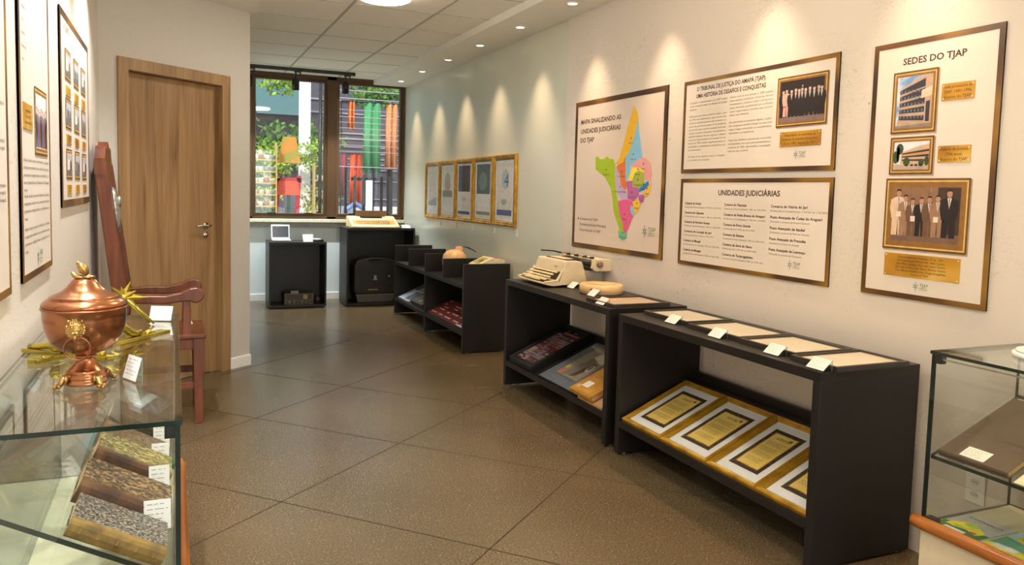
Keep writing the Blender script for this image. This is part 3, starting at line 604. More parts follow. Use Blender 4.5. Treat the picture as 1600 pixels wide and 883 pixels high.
def pic_seven(m, x0, x1, z0, z1, y):
    w = x1-x0; h = z1-z0; m.rect(x0, x1, z0, z1, mat('photo sepia wall', (.55, .42, .32), .5), y); m.rect(x0, x1, z0, z0+h*.16, mat('photo sepia floor', (.46, .36, .30), .5), y-.00003)
    for u in (.12, .28, .55): m.rect(x0+w*u, x0+w*(u+.01), z0+h*.16, z1, mat('photo sepia seam', (.46, .34, .26), .5), y-.00003)
    m.rect(x0+w*.68, x1, z0+h*.16, z1, mat('photo sepia curtain', (.26, .20, .18), .5), y-.00004)
    cr = mat('photo cream suit', (.86, .76, .66), .5); bn = mat('photo brown suit', (.42, .31, .24), .5); tn = mat('photo tan suit', (.62, .48, .38), .5); fc = mat('photo sepia face', (.72, .55, .44), .5)
    for i, (u, s_, c, l) in enumerate(((.10, .84, cr, cr), (.21, .74, tn, tn), (.32, .68, bn, bn), (.45, .70, PD, PD), (.57, .72, bn, bn), (.69, .74, tn, tn), (.85, .84, PD, PD))):
        figure(m, x0+w*u, z0+h*.10, h*s_, c, y-.0001-.00005*i, fc, l, fc)
    for u, v in ((.11, .50), (.33, .42), (.67, .42)): m.rect(x0+w*(u-.035), x0+w*(u+.035), z0+h*(v-.05), z0+h*(v+.05), PW, y-.0008)
    m.oval(x0+w*.58, z0+h*.95, w*.022, h*.04, tn, y-.0008)
printed_frame(t, .102, .306, .669, .917, pic_office, 'framed_office_photo'); printed_frame(t, .106, .306, .503, .654, pic_palace, 'framed_palace_photo', (.012, .020)); printed_frame(t, .097, .469, .199, .487, pic_seven, 'framed_group_photo', (.02, .036))
plaque(t, .324, .458, .783, .848, ['Sede provisória do', 'TJAP. 1991-1996.', 'Acervo do TJAP.'], .0115); plaque(t, .325, .460, .547, .611, ['Palácio da Justiça.', '1996-atual.', 'Acervo do TJAP.'], .0115)
plaque(t, .112, .449, .089, .182, ['Desembargadores nomeados. 25 Jan. 1991.', 'Da esquerda para direita: Des. Mello Castro,', 'Des. Mário Gurtyev, Des. Luiz Carlos Gomes,', 'Des. Leal de Mira, Des. Marco Antônio Gomes,', 'Des. Gilberto Pinheiro, Des. Dôglas Evangelista.', 'Acervo do TJAP.'], .0080); logo(t, .250, .056, .070)
# left wall posters (local x grows with world y)
t = poster('photo_grid_poster', 'left wall poster with nine small framed photos in three rows, nearest the door', 3.62, 1.10, .82, 1.29, 'L', M_sheet, .03)
m = MB(); m.text('ACERVO', .12, .745, .03, M_inkl, w=.2, y=-.0066); ink(t, m)
def pic_small(kind):
    def f(m, x0, x1, z0, z1, y):
        w = x1-x0; h = z1-z0; m.rect(x0, x1, z0, z1, mat('photo light grey', (.72, .72, .76), .5), y)
        a = mat('photo mid grey', (.42, .42, .46), .5); b_ = mat('photo foliage', (.38, .46, .38), .5)
        m.poly([(x0, z0), (x1, z0), (x1, z0+h*(.3+.06*(kind % 3))), (x0, z0+h*.22)], a, y-.0001)
        m.poly([(x0+w*.1, z0+h*.2), (x0+w*.55, z0+h*.25), (x0+w*.55, z0+h*(.55+.05*(kind % 4))), (x0+w*.1, z0+h*.7)], PW if kind % 2 else a, y-.0002)
        m.oval(x0+w*.78, z0+h*.45, w*.16, h*.25, b_ if kind % 3 else PD, y-.0003, 10)
    return f
k = 0
for c_, x_ in enumerate((.143, .448, .750)):
    for r_, z_ in enumerate((.543, .335, .119)):
        k += 1; printed_frame(t, x_, x_+.195, z_, z_+.13, pic_small(k), 'framed_photo', (.014, .018)); plaque(t, x_+.018, x_+.175, z_-.067, z_-.025, ['Fórum. Acervo', 'do TJAP.'], .008)
t = poster('story_poster', 'tall left wall poster with one framed photo beside a gold plaque and paragraphs below', 2.700, .60, 1.22, 1.085, 'L', M_sheet, .022)
def pic_people(m, x0, x1, z0, z1, y):
    m.rect(x0, x1, z0, z1, mat('photo white room', (.86, .86, .88), .5), y)
    for i in range(7): figure(m, x0+(x1-x0)*(.08+.14*i), z0+(z1-z0)*.02, (z1-z0)*(.72-.03*(i % 3)), (PD, mat('photo blue dress', (.30, .36, .55), .5), mat('photo rust jacket', (.56, .30, .22), .5))[i % 3], y-.0001-.00005*i)
printed_frame(t, .262, .527, .400, .625, pic_people, 'framed_photo'); plaque(t, .046, .217, .473, .553, ['Inauguração do', 'Fórum. 1996.', 'Acervo do TJAP.'], .011)
m = MB()
for i in range(10): m.text('Comarca', .045, .84-i*.04+.2, .010, M_inkg, w=.05+.02*(i % 3), y=-.0066)
for p_, (z_, n_) in enumerate(((.373, 5), (.260, 4), (.157, 4))):
    for i in range(n_): m.text(['Após tantos anos de história, a Justiça', 'amapaense mantém viva a memória dos seus', 'primeiros magistrados e servidores e a', 'sua trajetória no Estado do Amapá', 'hoje.'][i if i < n_-1 else 4], .048, z_-i*.0235, .0105, M_inkg, w=.50 if i < n_-1 else .06, y=-.0066)
ink(t, m); logo(t, .26, .058, .12)
t = poster('near_poster', 'left wall poster nearest the camera, showing only its right edge', 1.915, .60, 1.22, 1.080, 'L', M_sheet, .022)
m = MB()
for z_ in (.52, .42, .40, .30, .28, .26): m.text('memória da Justiça do Amapá', .08, z_, .0105, M_inkg, w=.47, y=-.0066)
ink(t, m)
for t_, m_ in BOARD.values(): m_.build('board', t_)
# five gilt frames and their wall tags
prof_g = [(0, 0), (0, -.020), (.006, -.026), (.014, -.028), (.022, -.022), (.030, -.024), (.036, -.016), (.042, -.010)]
def design(k):
    m = MB(); y = -.0095; w, h = .497, .634; x0, x1, z0, z1 = .045, w-.045, .045, h-.045
    m.rect(x0, x1, z0, z1, mat('diploma paper', (.93, .93, .93), .5), y)
    blue = mat('diploma blue', (.26, .34, .58), .5); dk = mat('diploma navy', (.20, .22, .30), .5); gn = mat('diploma olive', (.50, .52, .34), .5); bg = mat('diploma beige', (.89, .87, .84), .5); rd = mat('diploma coral', (.84, .50, .42), .5)
    if k == 0: m.rect(x0+.05, x1-.05, z0+.10, z1-.05, bg, y-.0002); m.poly([(x0+.05, z0+.1), (x1-.05, z0+.1), (x1-.05, z0+.2), (x0+.05, z0+.14)], mat('diploma grey', (.66, .68, .72), .5), y-.0004)
    if k == 1: m.rect(x0+.05, x1-.04, z0+.12, z1-.04, bg, y-.0002); m.oval(w/2, z1-.20, .10, .12, mat('diploma sage', (.66, .72, .62), .5), y-.0003); m.oval(w/2+.02, z1-.22, .05, .04, rd, y-.0004); m.rect(x0+.05, x1-.04, z0+.20, z0+.27, gn, y-.0005)
    if k == 2: m.rect(x0+.03, x1-.03, z0+.26, z1-.02, dk, y-.0002); m.rect(x0+.03, x1-.03, z0+.03, z0+.06, blue, y-.0002); m.text('TJAP', w/2, z0+.17, .03, blue, y=y-.0003, align='c')
    if k == 3: m.rect(x0+.04, x1-.02, z0+.24, z1-.02, mat('diploma forest', (.26, .32, .27), .5), y-.0002); m.oval(w/2, z0+.36, .11, .09, mat('diploma haze', (.40, .50, .42), .5), y-.0003); m.rect(x0+.04, x1-.02, z0+.04, z0+.07, gn, y-.0002)
    if k == 4: m.rect(x0+.04, x1-.03, z0+.04, z1-.03, bg, y-.0002); m.oval(w/2+.02, z1-.17, .08, .09, mat('diploma ice', (.70, .78, .82), .5), y-.0003); m.text('4', w/2, z1-.24, .12, blue, y=y-.0004, align='l', w=.10); m.rect(x0+.04, x1-.03, z0+.05, z0+.10, blue, y-.0003); m.oval(w/2, z0+.17, .06, .03, mat('diploma sage', (.66, .72, .62), .5), y-.0003)
    return m
fl = ['pale plain page, farthest of five', 'beige sheet with olive band, second farthest', 'dark navy block over blue foot band, middle', 'dark green picture over white, second nearest', 'pale blue emblem and figure 4, nearest']
for k in range(5):
    yy = 8.729-k*.523
    t = thing('gilt_picture_frame', 'gilt frame on white wall, ' + fl[k], 'picture frame', (W-.002, yy, 1.083+.003*k), RW+R((-1.5, .8, -1, .9, -.6)[k])*0, 'row of five gilt frames')
    m = MB(); m.ring(0, .520, 0, .640, prof_g, M_gold); m.box(.001, .519, -.006, 0, .001, .639, M_goldd); m.build('frame', t)
    design(k).build('print', t); MB().rect(.040, .480, .040, .600, M_pglass, -.0120).build('glass', t)
tags_y = (8.211, 7.678, 7.175, 6.637, 6.121)
tg = None
for k, yy in enumerate(tags_y):
    lab = 'tiny white label on the wall under ' + ('the farthest gilt frame', 'the second gilt frame from the window', 'the middle gilt frame', 'the fourth gilt frame from the window', 'the nearest gilt frame')[k]
    if tg is None:
        tg = thing('wall_tag', lab, 'label', (W, yy+.02, 1.01), RW, 'tags under the gilt frames'); m = MB(); m.box(0, .045, -.004, 0, 0, .06, M_card); m.build('card', tg)
        m = MB(); [m.rect(.006, .038, .012+.01*i, .015+.01*i, M_inkl, -.0046) for i in range(4)]; m.build('print', tg)
    else: dup(tg, (W, yy+.02, 1.01+.002*k), lab)

# ------------------------------------------------------------------ black display consoles
def foot(m, x, y): m.lathe([(.0, 0), (.012, 0), (.012, .006), (.006, .008), (.006, .015), (0, .015)], M_chrome, 12, cx=x, cy=y)
def console(label, yf, yn, x0, x1, H, mid=False, comp=None):
    Lg = yf-yn; D = x1-x0; t = thing('display_console', label, 'display console', (x0, yf, 0), RW)   # local x: 0..Lg towards camera, y: 0 front .. D back
    th = .038
    hz = H if comp is None else .60
    m = MB(); m.box(th if comp else 0, Lg-(th if comp else 0), 0, D, hz-th, hz, M_black); m.build('top_panel', t, .0012)
    for a, b in ((0, th), (Lg-th, Lg)): MB().box(a, b, 0, D, .012, H if comp else H-th, M_black).build('side_panel', t, .0012)
    if mid: MB().box(mid-th/2, mid+th/2, 0, D, .012, hz-th, M_black).build('middle_panel', t, .0012)
    if comp:
        for c in comp: MB().box(c-.014, c+.014, 0, D-.02, hz, H, M_black).build('divider', t, .001)
        MB().box(th, Lg-th, D-.018, D, hz, H, M_black).build('rear_panel', t, .001) if False else None
    zf, sl_ = .155, .46
    segs = [(th, Lg-th)] if not mid else [(th, mid-th/2), (mid+th/2, Lg-th)]
    for a, b in segs:
        m = MB(); y1 = D-.045; m.prism_x([(0, zf), (.014, zf), (y1, zf+sl_*y1-.015), (y1, zf+sl_*y1+.022), (.010, zf+.036), (0, zf+.036)], a, b, M_black); m.build('sloped_shelf', t, .001)
        MB().box(a, b, D-.043, D-.020, zf+sl_*(D-.05)-.03, .436, M_black).build('back_rail', t, .001)
    for a in (.02, Lg-.02) + ((mid,) if mid else ()):
        for b in (.05, D-.05):
            f_ = MB(); foot(f_, a, b); f_.build('foot', t)
    return t
CX, CB = 2.192, 2.706
console('black console nearest the camera, with four gilt frames on its sloped shelf', 3.5265, 2.117, CX, CB, .765)
console('black console in the middle holding the manual typewriter and the round box', 5.068, 3.625, CX, CB, .775)
console('far black console with open compartments on top, by the white wall', 8.410, 6.148, 2.272, 2.700, .776, mid=8.41-7.267, comp=(8.41-7.847, 8.41-7.267, 8.41-6.715))
def cabinet(label, x0, x1, y0, y1, H):
    t = thing('display_cabinet', label, 'cabinet', (x0, y0, 0), 0); w = x1-x0; d = y1-y0; a = .020
    MB().box(0, w, 0, d, H-.026, H, M_black).build('top_panel', t, .001); MB().box(0, w, 0, d, .010, .036, M_black).build('base_panel', t, .001)
    for q in (0, w-a): MB().box(q, q+a, 0, d, .036, H-.026, M_black).build('side_panel', t, .001)
    MB().box(a, w-a, d-.012, d, .036, H-.026, M_black).build('back_panel', t)
    for q in (.04, w-.04):
        for r_ in (.04, d-.04): f_ = MB(); foot(f_, q, r_); f_.build('foot', t)
cabinet('smaller open black cabinet under the window with a netbook on top', .985, 1.635, 9.071, 9.45, .7635)
cabinet('larger open black cabinet in the far corner under the tan electronic typewriter', 1.860, 2.690, 9.027, 9.46, .934)

# ------------------------------------------------------------------ framed papers, gilt frames, books on the consoles
XS = (0, -1, 0); SA = math.atan(.4407); ZSL = (math.cos(SA), 0, math.sin(SA))
def on_shelf(x, yfar, xf, lift=0.0):      # point on a sloped shelf whose console front is at xf
    d = x-xf-.010; return (x-math.sin(SA)*lift, yfar, .191+.4407*d+math.cos(SA)*lift+.0006)
M_fblk = mat('black frame wood', (.20, .185, .165), .38, var=.08, scale=50)
M_old = ramp_mat('aged document paper', [(.3, (.88, .80, .66)), (.7, (.95, .90, .80))], 5, .35)
M_oldo = ramp_mat('orange document paper', [(.3, (.86, .66, .46)), (.7, (.93, .76, .58))], 5, .35)
M_faint = mat('faded writing', (.74, .66, .54), .6)
def scribble(m, x0, x1, z0, z1, n, ink, y, seed=0, ragged=.3, hh=.0016):
    rnd = random.Random(seed)
    for i in range(n):
        z = z1-(z1-z0)*(i+.5)/n; x = x0
        e = x1-(x1-x0)*ragged*rnd.random()
        while x < e:
            w = .006+.014*rnd.random(); m.rect(x, min(e, x+w), z-hh/2, z+hh/2, ink, y); x += w+.004
def paper_frame(label, x, yfar, w, h, z, paper, seed, ink=None):
    t = thing('framed_document', label, 'framed document', (x, yfar, z), X=XS, Z=(1, 0, 0), group='framed papers lying on the consoles')
    m = MB(); m.ring(0, w, 0, h, [(0, 0), (0, -.018), (.003, -.020), (.012, -.020), (.015, -.014)], M_fblk); m.box(.001, w-.001, -.004, 0, .001, h-.001, M_fblk); m.build('frame', t)
    m = MB(); m.rect(.014, w-.014, .014, h-.014, paper, -.012); scribble(m, .06, w-.06, .05, h-.05, 9, M_faint, -.0123, seed, .35); m.build('document', t)
    MB().rect(.013, w-.013, .013, h-.013, M_pglass, -.0145).build('glass', t); return t
paper_frame('black frame with cream paper lying on the near console, farthest of its four', 2.322, 3.485, .375, .285, .766, M_old, 1)
paper_frame('black frame with cream paper on the near console, second from its far end', 2.300, 3.075, .375, .300, .766, M_old, 2)
paper_frame('black frame with cream paper on the near console, third from its far end', 2.288, 2.685, .335, .310, .766, M_old, 3)
paper_frame('black frame with cream paper lying on the console corner closest to the camera', 2.250, 2.335, .235, .375, .766, M_old, 4)
paper_frame('dark frame with orange-tinted paper lying in front of the round beige box', 2.228, 3.950, .305, .375, .776, M_oldo, 5)
def label_stand(label, x, y, z, w=.085, rot=RW, d=.042, h=.040, grp='small label stands on the displays'):
    t = thing('label_stand', label, 'label', (x, y, z), rot, grp)
    m = MB(); m.hexa([(-w/2, 0, .004), (w/2, 0, .004), (w/2, .0015, .0025), (-w/2, .0015, .0025), (-w/2, d, h), (w/2, d, h), (w/2, d+.0015, h-.0015), (-w/2, d+.0015, h-.0015)], M_card); m.build('card', t)
    T = Matrix.Translation((0, 0, .004)) @ Matrix.Rotation(-math.atan2(d, h-.004), 4, 'X')
    m = MB(); scribble(m, -w/2+.006, w/2-.006, .008, math.hypot(d, h)-.008, 5, M_inkl, -.0006, int(x*977+y*131) % 97, .4, .0012)
    m2 = MB(); m2.add([tuple(T @ Vector(v)) for v in m.v], m.f, M_inkl); m2.build('lines', t)
    m = MB(); m.box(-w/2, w/2, d+.002, d+.0035, 0, h, M_acr); m.box(-w/2, w/2, .0, d+.0035, 0, .0015, M_acr); m.box(w/2-.001, w/2, d+.002, d+.0037, 0, h, M_gedgel); m.build('holder', t); return t
label_stand('white label stand in front of the farthest framed paper on the near console', 2.275, 3.185, .766)
label_stand('white label stand in front of the second framed paper on the near console', 2.245, 2.805, .766)
label_stand('white label stand in front of the third framed paper on the near console', 2.235, 2.430, .766)
label_stand('white label stand at the near corner of the closest framed paper', 2.205, 2.165, .766)
label_stand('white label between the manual typewriter and the round beige box', 2.405, 4.490, .776)
label_stand('white label stand leaning in front of the round beige box', 2.345, 4.110, .776)
label_stand('white label stand at the corner of the orange-tinted framed paper', 2.215, 3.780, .776)
# four gilt frames
M_gm = ramp_mat('yellow gilt frame', [(.3, (.56, .40, .08)), (.7, (.80, .62, .18))], 12, .30, .45)
M_orn = ramp_mat('ornate brown border print', [(.4, (.17, .13, .10)), (.6, (.36, .30, .22))], 90, .5)
M_par = ramp_mat('yellow parchment print', [(.3, (.86, .74, .34)), (.7, (.94, .85, .48))], 8, .5); M_burn = mat('burnt parchment edge', (.72, .46, .16), .5)
gl = ['farthest of four on the near console shelf', 'second from the far end', 'third from the far end', 'closest to the camera, cut by the side panel']
for k, (yf_, w_) in enumerate(((3.470, .345), (3.118, .350), (2.762, .320), (2.440, .282))):
    t = thing('certificate_frame', 'gilt frame with yellow parchment, ' + gl[k], 'framed certificate', on_shelf(2.204, yf_, CX), X=XS, Z=ZSL, group='gilt certificate frames on the near console shelf')
    w, h = w_, .445
    m = MB(); m.ring(0, w, 0, h, [(0, 0), (0, -.016), (.004, -.021), (.010, -.022), (.016, -.017), (.020, -.018), (.028, -.012), (.031, -.009)], M_gm); m.box(.001, w-.001, -.004, 0, .001, h-.001, M_goldd); m.build('frame', t)
    MB().rect(.029, w-.029, .029, h-.029, M_card, -.0075).build('mat_board', t)
    m = MB(); x0, x1, z0, z1 = .068, w-.068, .076, h-.076; m.rect(x0, x1, z0, z1, M_orn, -.0079); rnd = random.Random(k+3)
    def jag(x0, x1, z0, z1, a):
        p = []
        for (xa, za), (xb, zb) in (((x0, z0), (x1, z0)), ((x1, z0), (x1, z1)), ((x1, z1), (x0, z1)), ((x0, z1), (x0, z0))):
            for i in range(9): u = i/9; p.append((xa+(xb-xa)*u+rnd.uniform(-a, a), za+(zb-za)*u+rnd.uniform(-a, a)))
        return p
    b_ = .021; m.poly(jag(x0+b_, x1-b_, z0+b_, z1-b_, .002), M_burn, -.0081); m.poly(jag(x0+b_+.004, x1-b_-.004, z0+b_+.004, z1-b_-.004, .002), M_par, -.0083)
    xc = w/2; scribble(m, xc-.035, xc+.045, z1-.062, z1-.045, 2, M_ink, -.0085, k+9, .1, .004); m.oval(x1-.05, z1-.045, .010, .010, M_inkl, -.0085)
    for q in range(4): scribble(m, x0+.040, x1-.036, z1-.080-q*.042-.030, z1-.080-q*.042, 5, M_inkl, -.0085, k*7+q, .25, .002)
    m.build('certificate', t); MB().rect(.030, w-.030, .030, h-.030, M_pglass, -.0100).build('glass', t)
# middle console shelf: photo collage frame, grey framed drawing, old yellow book
t = thing('photo_collage_frame', 'deep black frame with rows of small red and grey photos on the middle console shelf', 'framed photos', on_shelf(2.205, 4.955, CX), X=XS, Z=ZSL)
w, h = .365, .485
m = MB(); m.ring(0, w, 0, h, [(0, 0), (0, -.050), (.004, -.053), (.010, -.053), (.014, -.047)], M_blackd); m.box(.001, w-.001, -.006, 0, .001, h-.001, M_blackd); m.build('frame', t)
m = MB(); m.rect(.012, w-.012, .012, h-.012, mat('collage black paper', (.10, .09, .10), .5), -.0455)
rnd = random.Random(5); cc = [mat('collage red', (.46, .12, .14), .5), mat('collage grey', (.55, .53, .55), .5), mat('collage pink', (.66, .42, .42), .5), mat('collage brown', (.36, .25, .22), .5), mat('collage dark', (.20, .17, .18), .5), mat('collage rose', (.74, .60, .58), .5)]
for r_ in range(7):
    for c_ in range(4):
        a = .05+c_*.068; b = .04+r_*.052; m.rect(a, a+.062, b, b+.047, cc[rnd.randrange(6)], -.0458)
        for q in range(5): u = a+.006+q*.011; m.oval(u, b+.018+.006*(q % 2), .006, .013, cc[rnd.randrange(6)], -.0461-.00005*q, 8)
m.rect(.10, .315, .408, .430, cc[2], -.0460); m.oval(.12, .452, .012, .012, cc[1], -.046); m.rect(.20, .235, .443, .460, cc[1], -.046); m.build('photos', t)
MB().rect(.013, w-.013, .013, h-.013, M_pglass, -.0475).build('glass', t)
t = thing('framed_drawing', 'grey matted drawing in a thin dark frame beside the black collage frame', 'framed drawing', on_shelf(2.205, 4.52, CX), X=XS, Z=ZSL)
w, h = .475, .485
m = MB(); m.ring(0, w, 0, h, [(0, 0), (0, -.012), (.005, -.012), (.006, -.009)], M_blackd); m.box(.001, w-.001, -.004, 0, .001, h-.001, M_blackd); m.build('frame', t)
MB().rect(.005, w-.005, .005, h-.005, mat('slate grey mat board', (.44, .46, .49), .6), -.0085).build('mat_board', t)
m = MB(); y = -.0088; m.rect(.085, w-.10, .09, h-.03, mat('drawing beige', (.62, .57, .50), .5), y); m.ring(.085, w-.10, .09, h-.03, [(0, y-.0002), (.005, y-.0002)], mat('drawing olive line', (.36, .34, .22), .5))
m.poly([(.15, .10), (.25, .12), (.30, .28), (.22, .36), (.17, .24)], mat('drawing grey coat', (.50, .47, .42), .5), y-.0002); m.poly([(.20, .34), (.34, .30), (.37, .37), (.30, .42), (.22, .40)], mat('drawing ivory', (.88, .84, .74), .5), y-.0003)
m.poly([(.24, .11), (.29, .13), (.33, .27), (.30, .30), (.26, .22)], mat('drawing brown', (.34, .25, .20), .5), y-.0004); m.oval(.315, .235, .028, .040, mat('drawing ivory', (.88, .84, .74), .5), y-.0005); m.oval(.31, .24, .016, .026, mat('drawing grey coat', (.5, .47, .42), .5), y-.0006)
m.rect(.095, .150, .105, .150, mat('drawing coral', (.80, .46, .38), .5), y-.0003); m.oval(.115, .185, .018, .022, mat('drawing yellow', (.86, .78, .25), .5), y-.0004); m.poly([(.26, .40), (.36, .37), (.36, .42), (.30, .45)], mat('drawing brown', (.34, .25, .20), .5), y-.0005)
m.build('drawing', t); MB().rect(.006, w-.006, .006, h-.006, M_pglass, -.0105).build('glass', t)
def book(name, label, loc, X, Z, w, h, th, cover, spine, spine_side='b', group=None, edge=None):
    """closed book lying on its back; local x-z plane is the cover, thickness towards -y"""
    t = thing(name, label, 'book', loc, X=X, Z=Z, group=group); e = edge or mat('yellowed page edge', (.74, .62, .42), .8, var=.15, scale=200)
    m = MB(); m.box(.003, w-.003, -th+.003, -.003, .006, h-.004, e); m.build('pages', t)
    m = MB(); m.box(0, w, -th, -th+.0035, 0, h, cover); m.box(0, w, -.0035, 0, 0, h, cover); m.build('cover', t, .001)
    m = MB(); m.prism_x([(-th, 0), (-th, .016), (-th-.0012, .016), (-th-.0012, -.002), (-th*.8, -.006), (-th*.2, -.006), (.0, -.002), (.0, 0)], 0, w, spine)
    for q in (.18, .38, .60, .80): m.box(w*q-.002, w*q+.002, -th*.85, -th*.15, -.0085, -.003, spine)
    m.build('spine', t, .001); return t
bk = book('old_book', 'old mustard yellow book with a white label on the middle console shelf', on_shelf(2.205, 4.035, CX, .018), XS, ZSL, .25, .36, .035, ramp_mat('mustard cover', [(.3, (.66, .45, .13)), (.7, (.82, .60, .22))], 9, .5), mat('mustard spine', (.70, .50, .18), .5))
m = MB(); m.rect(.055, .125, .055, .11, M_card, -.0356); scribble(m, .062, .118, .062, .104, 4, M_inkl, -.0358, 3); m.rect(.025, .055, .03, .06, mat('pale stamp', (.84, .74, .56), .5), -.0356); scribble(m, .05, .20, .15, .19, 2, M_ink, -.0357, 8, .2, .004); m.build('label', bk)
bk2 = thing('paper_folder', 'light brown paper folder lying under the mustard book', 'folder', on_shelf(2.200, 3.965, CX), X=XS, Z=ZSL)
m = MB(); m.box(0, .28, -.007, 0, 0, .40, mat('kraft paper', (.66, .50, .34), .7)); m.build('cover', bk2, .001); m = MB(); m.box(.004, .276, -.013, -.0075, .004, .396, mat('kraft paper inner', (.72, .57, .40), .7)); m.build('pages', bk2)
# far console: leaflets, red board, beige device, sloped box
def flat_item(name, label, cat, x, yf_, w, h, th, mats_, draw):
    t = thing(name, label, cat, on_shelf(x, yf_, 2.272), X=XS, Z=ZSL); MB().box(0, w, -th, 0, 0, h, mats_).build('board', t, .001); m = MB(); draw(m, -th-.0004); m.build('print', t)
def dr1(m, y):
    scribble(m, .02, .15, .03, .17, 8, M_inkg, y, 3, .1, .005); m.rect(.19, .36, .02, .18, mat('leaflet slate', (.36, .38, .42), .5), y); m.rect(.20, .28, .20, .30, mat('leaflet sage', (.55, .58, .42), .5), y); m.rect(.02, .15, .20, .30, mat('leaflet slate', (.36, .38, .42), .5), y)
flat_item('printed_leaflet', 'grey and white printed sheet on the far console shelf, left bay', 'leaflet', 2.300, 8.33, .40, .32, .006, mat('leaflet paper', (.70, .71, .73), .5), dr1)
def dr2(m, y): m.rect(.04, .20, .04, .14, mat('box label olive', (.42, .38, .26), .5), y); m.rect(.22, .27, .03, .07, mat('box label gold', (.70, .56, .30), .5), y)
flat_item('old_device_case', 'flat dark brown case lying beside the grey sheet, left bay', 'case', 2.300, 7.80, .42, .22, .05, mat('dark brown case', (.25, .18, .16), .5), dr2)
def dr3(m, y):
    rnd = random.Random(2)
    for a, b, w_ in ((.04, .03, .14), (.26, .03, .10), (.42, .03, .16), (.66, .03, .14), (.10, .10, .14), (.12, .14, .12), (.34, .09, .06), (.46, .10, .16), (.68, .10, .12), (.30, .20, .16), (.36, .16, .10), (.56, .16, .20), (.04, .18, .06), (.04, .24, .06), (.60, .24, .14)): m.rect(a, a+w_, b, b+.016, mat('board white print', (.88, .80, .80), .5), y)
    m.rect(.86, .98, .02, .10, mat('board steel', (.50, .55, .62), .5), y); m.rect(.80, 1.0, .005, .02, M_card, y)
flat_item('red_board', 'dark red printed board with white lettering on the far console shelf, right bay', 'board', 2.300, 7.235, 1.03, .27, .008, mat('dark red board', (.50, .16, .13), .5), dr3)
t = thing('green_card', 'pale green card lying on the red board', 'card', on_shelf(2.47, 6.74, 2.272, .009), X=XS, Z=ZSL); MB().box(0, .20, -.002, 0, 0, .10, mat('pale green card', (.74, .80, .55), .5)).build('card', t); m = MB(); m.oval(.1, .05, .035, .03, mat('card olive print', (.50, .56, .26), .5), -.0024); m.build('print', t)
M_dev = mat('peach-cream plastic', (.92, .74, .54), .35, var=.02)
t = thing('desk_device', 'rounded peach-cream device with a dark lever in the far console compartment', 'device', (2.47, 6.96, .601), 0)
m = MB(); m.lathe([(.0, 0), (.085, 0), (.10, .02), (.115, .09), (.118, .14), (.110, .185), (.085, .215), (.05, .235), (.0, .240)], M_dev, 28); m.build('body', t)
m = MB(); m.hexa([(.0, -.03, .21), (.055, -.03, .21), (.055, .03, .21), (.0, .03, .21), (.02, -.022, .265), (.09, -.022, .272), (.09, .022, .272), (.02, .022, .265)], M_dev); m.build('neck', t, .004)
m = MB(); m.tube([(.06, -.01, .270), (.11, -.03, .262), (.17, -.05, .236), (.20, -.06, .215)], [.008, .011, .011, .007], M_blackd, 10, flat=.45); m.build('lever', t)
t = thing('sloped_box', 'cream box with a sloped yellow-green panel in the compartment nearest the typewriter', 'box', (2.415, 6.425, .601), RW)
m = MB(); m.prism_x([(0, 0), (.26, 0), (.26, .200), (.14, .222), (.0, .160)], 0, .22, mat('ivory plastic', (.89, .84, .72), .4)); m.build('body', t, .004)
T = Matrix.Translation((0, 0, .160)) @ Matrix.Rotation(-math.atan2(.14, .062), 4, 'X'); m = MB(); q = MB(); q.rect(.03, .18, .025, .135, mat('olive yellow label', (.66, .64, .24), .5), -.0006); q.oval(.12, .08, .035, .025, mat('label dark olive', (.36, .36, .16), .5), -.0009)
for i in range(2): m.add([tuple(T @ Vector(v)) for v in q.v[(0, 4)[i]:(4, len(q.v))[i]]], [tuple(range(4))] if i == 0 else [tuple(range(len(q.v)-4))], q.mats[i])
m.build('panel', t); m = MB(); m.oval(0, 0, .012, .012, mat('box red knob', (.75, .30, .25), .4), 0); m = MB(); m.lathe([(0, 0), (.014, 0), (.012, .010), (0, .011)], mat('box red knob', (.75, .30, .25), .4), 14, Matrix.Translation((.15, .20, .211))); m.build('knob', t)
# round box
t = thing('round_box', 'round beige drum-shaped box standing beside the manual typewriter', 'box', (2.495, 4.235, .776), 0)
M_drum = ramp_mat('beige moulded plastic', [(.3, (.88, .70, .48)), (.7, (.93, .80, .58))], 3, .3)
MB().lathe([(0, 0), (.130, 0), (.137, .004), (.139, .03), (.137, .052), (.130, .060), (.120, .061), (.0, .061)], M_drum, 48).build('body', t)
m = MB(); m.lathe([(.0, .0615), (.085, .0615), (.088, .0635), (.084, .065), (.0, .0645)], M_drum, 40); m.build('lid', t)
m = MB(); m.oval(0, 0, .011, .007, mat('grey green mark', (.40, .44, .34), .5), 0); T = Matrix.Rotation(R(-56), 4, 'Z') @ Matrix.Translation((0, -.1395, .035)); m2 = MB(); m2.add([tuple(T @ Vector(v)) for v in m.v], m.f, m.mats[0]); m2.build('emblem', t)
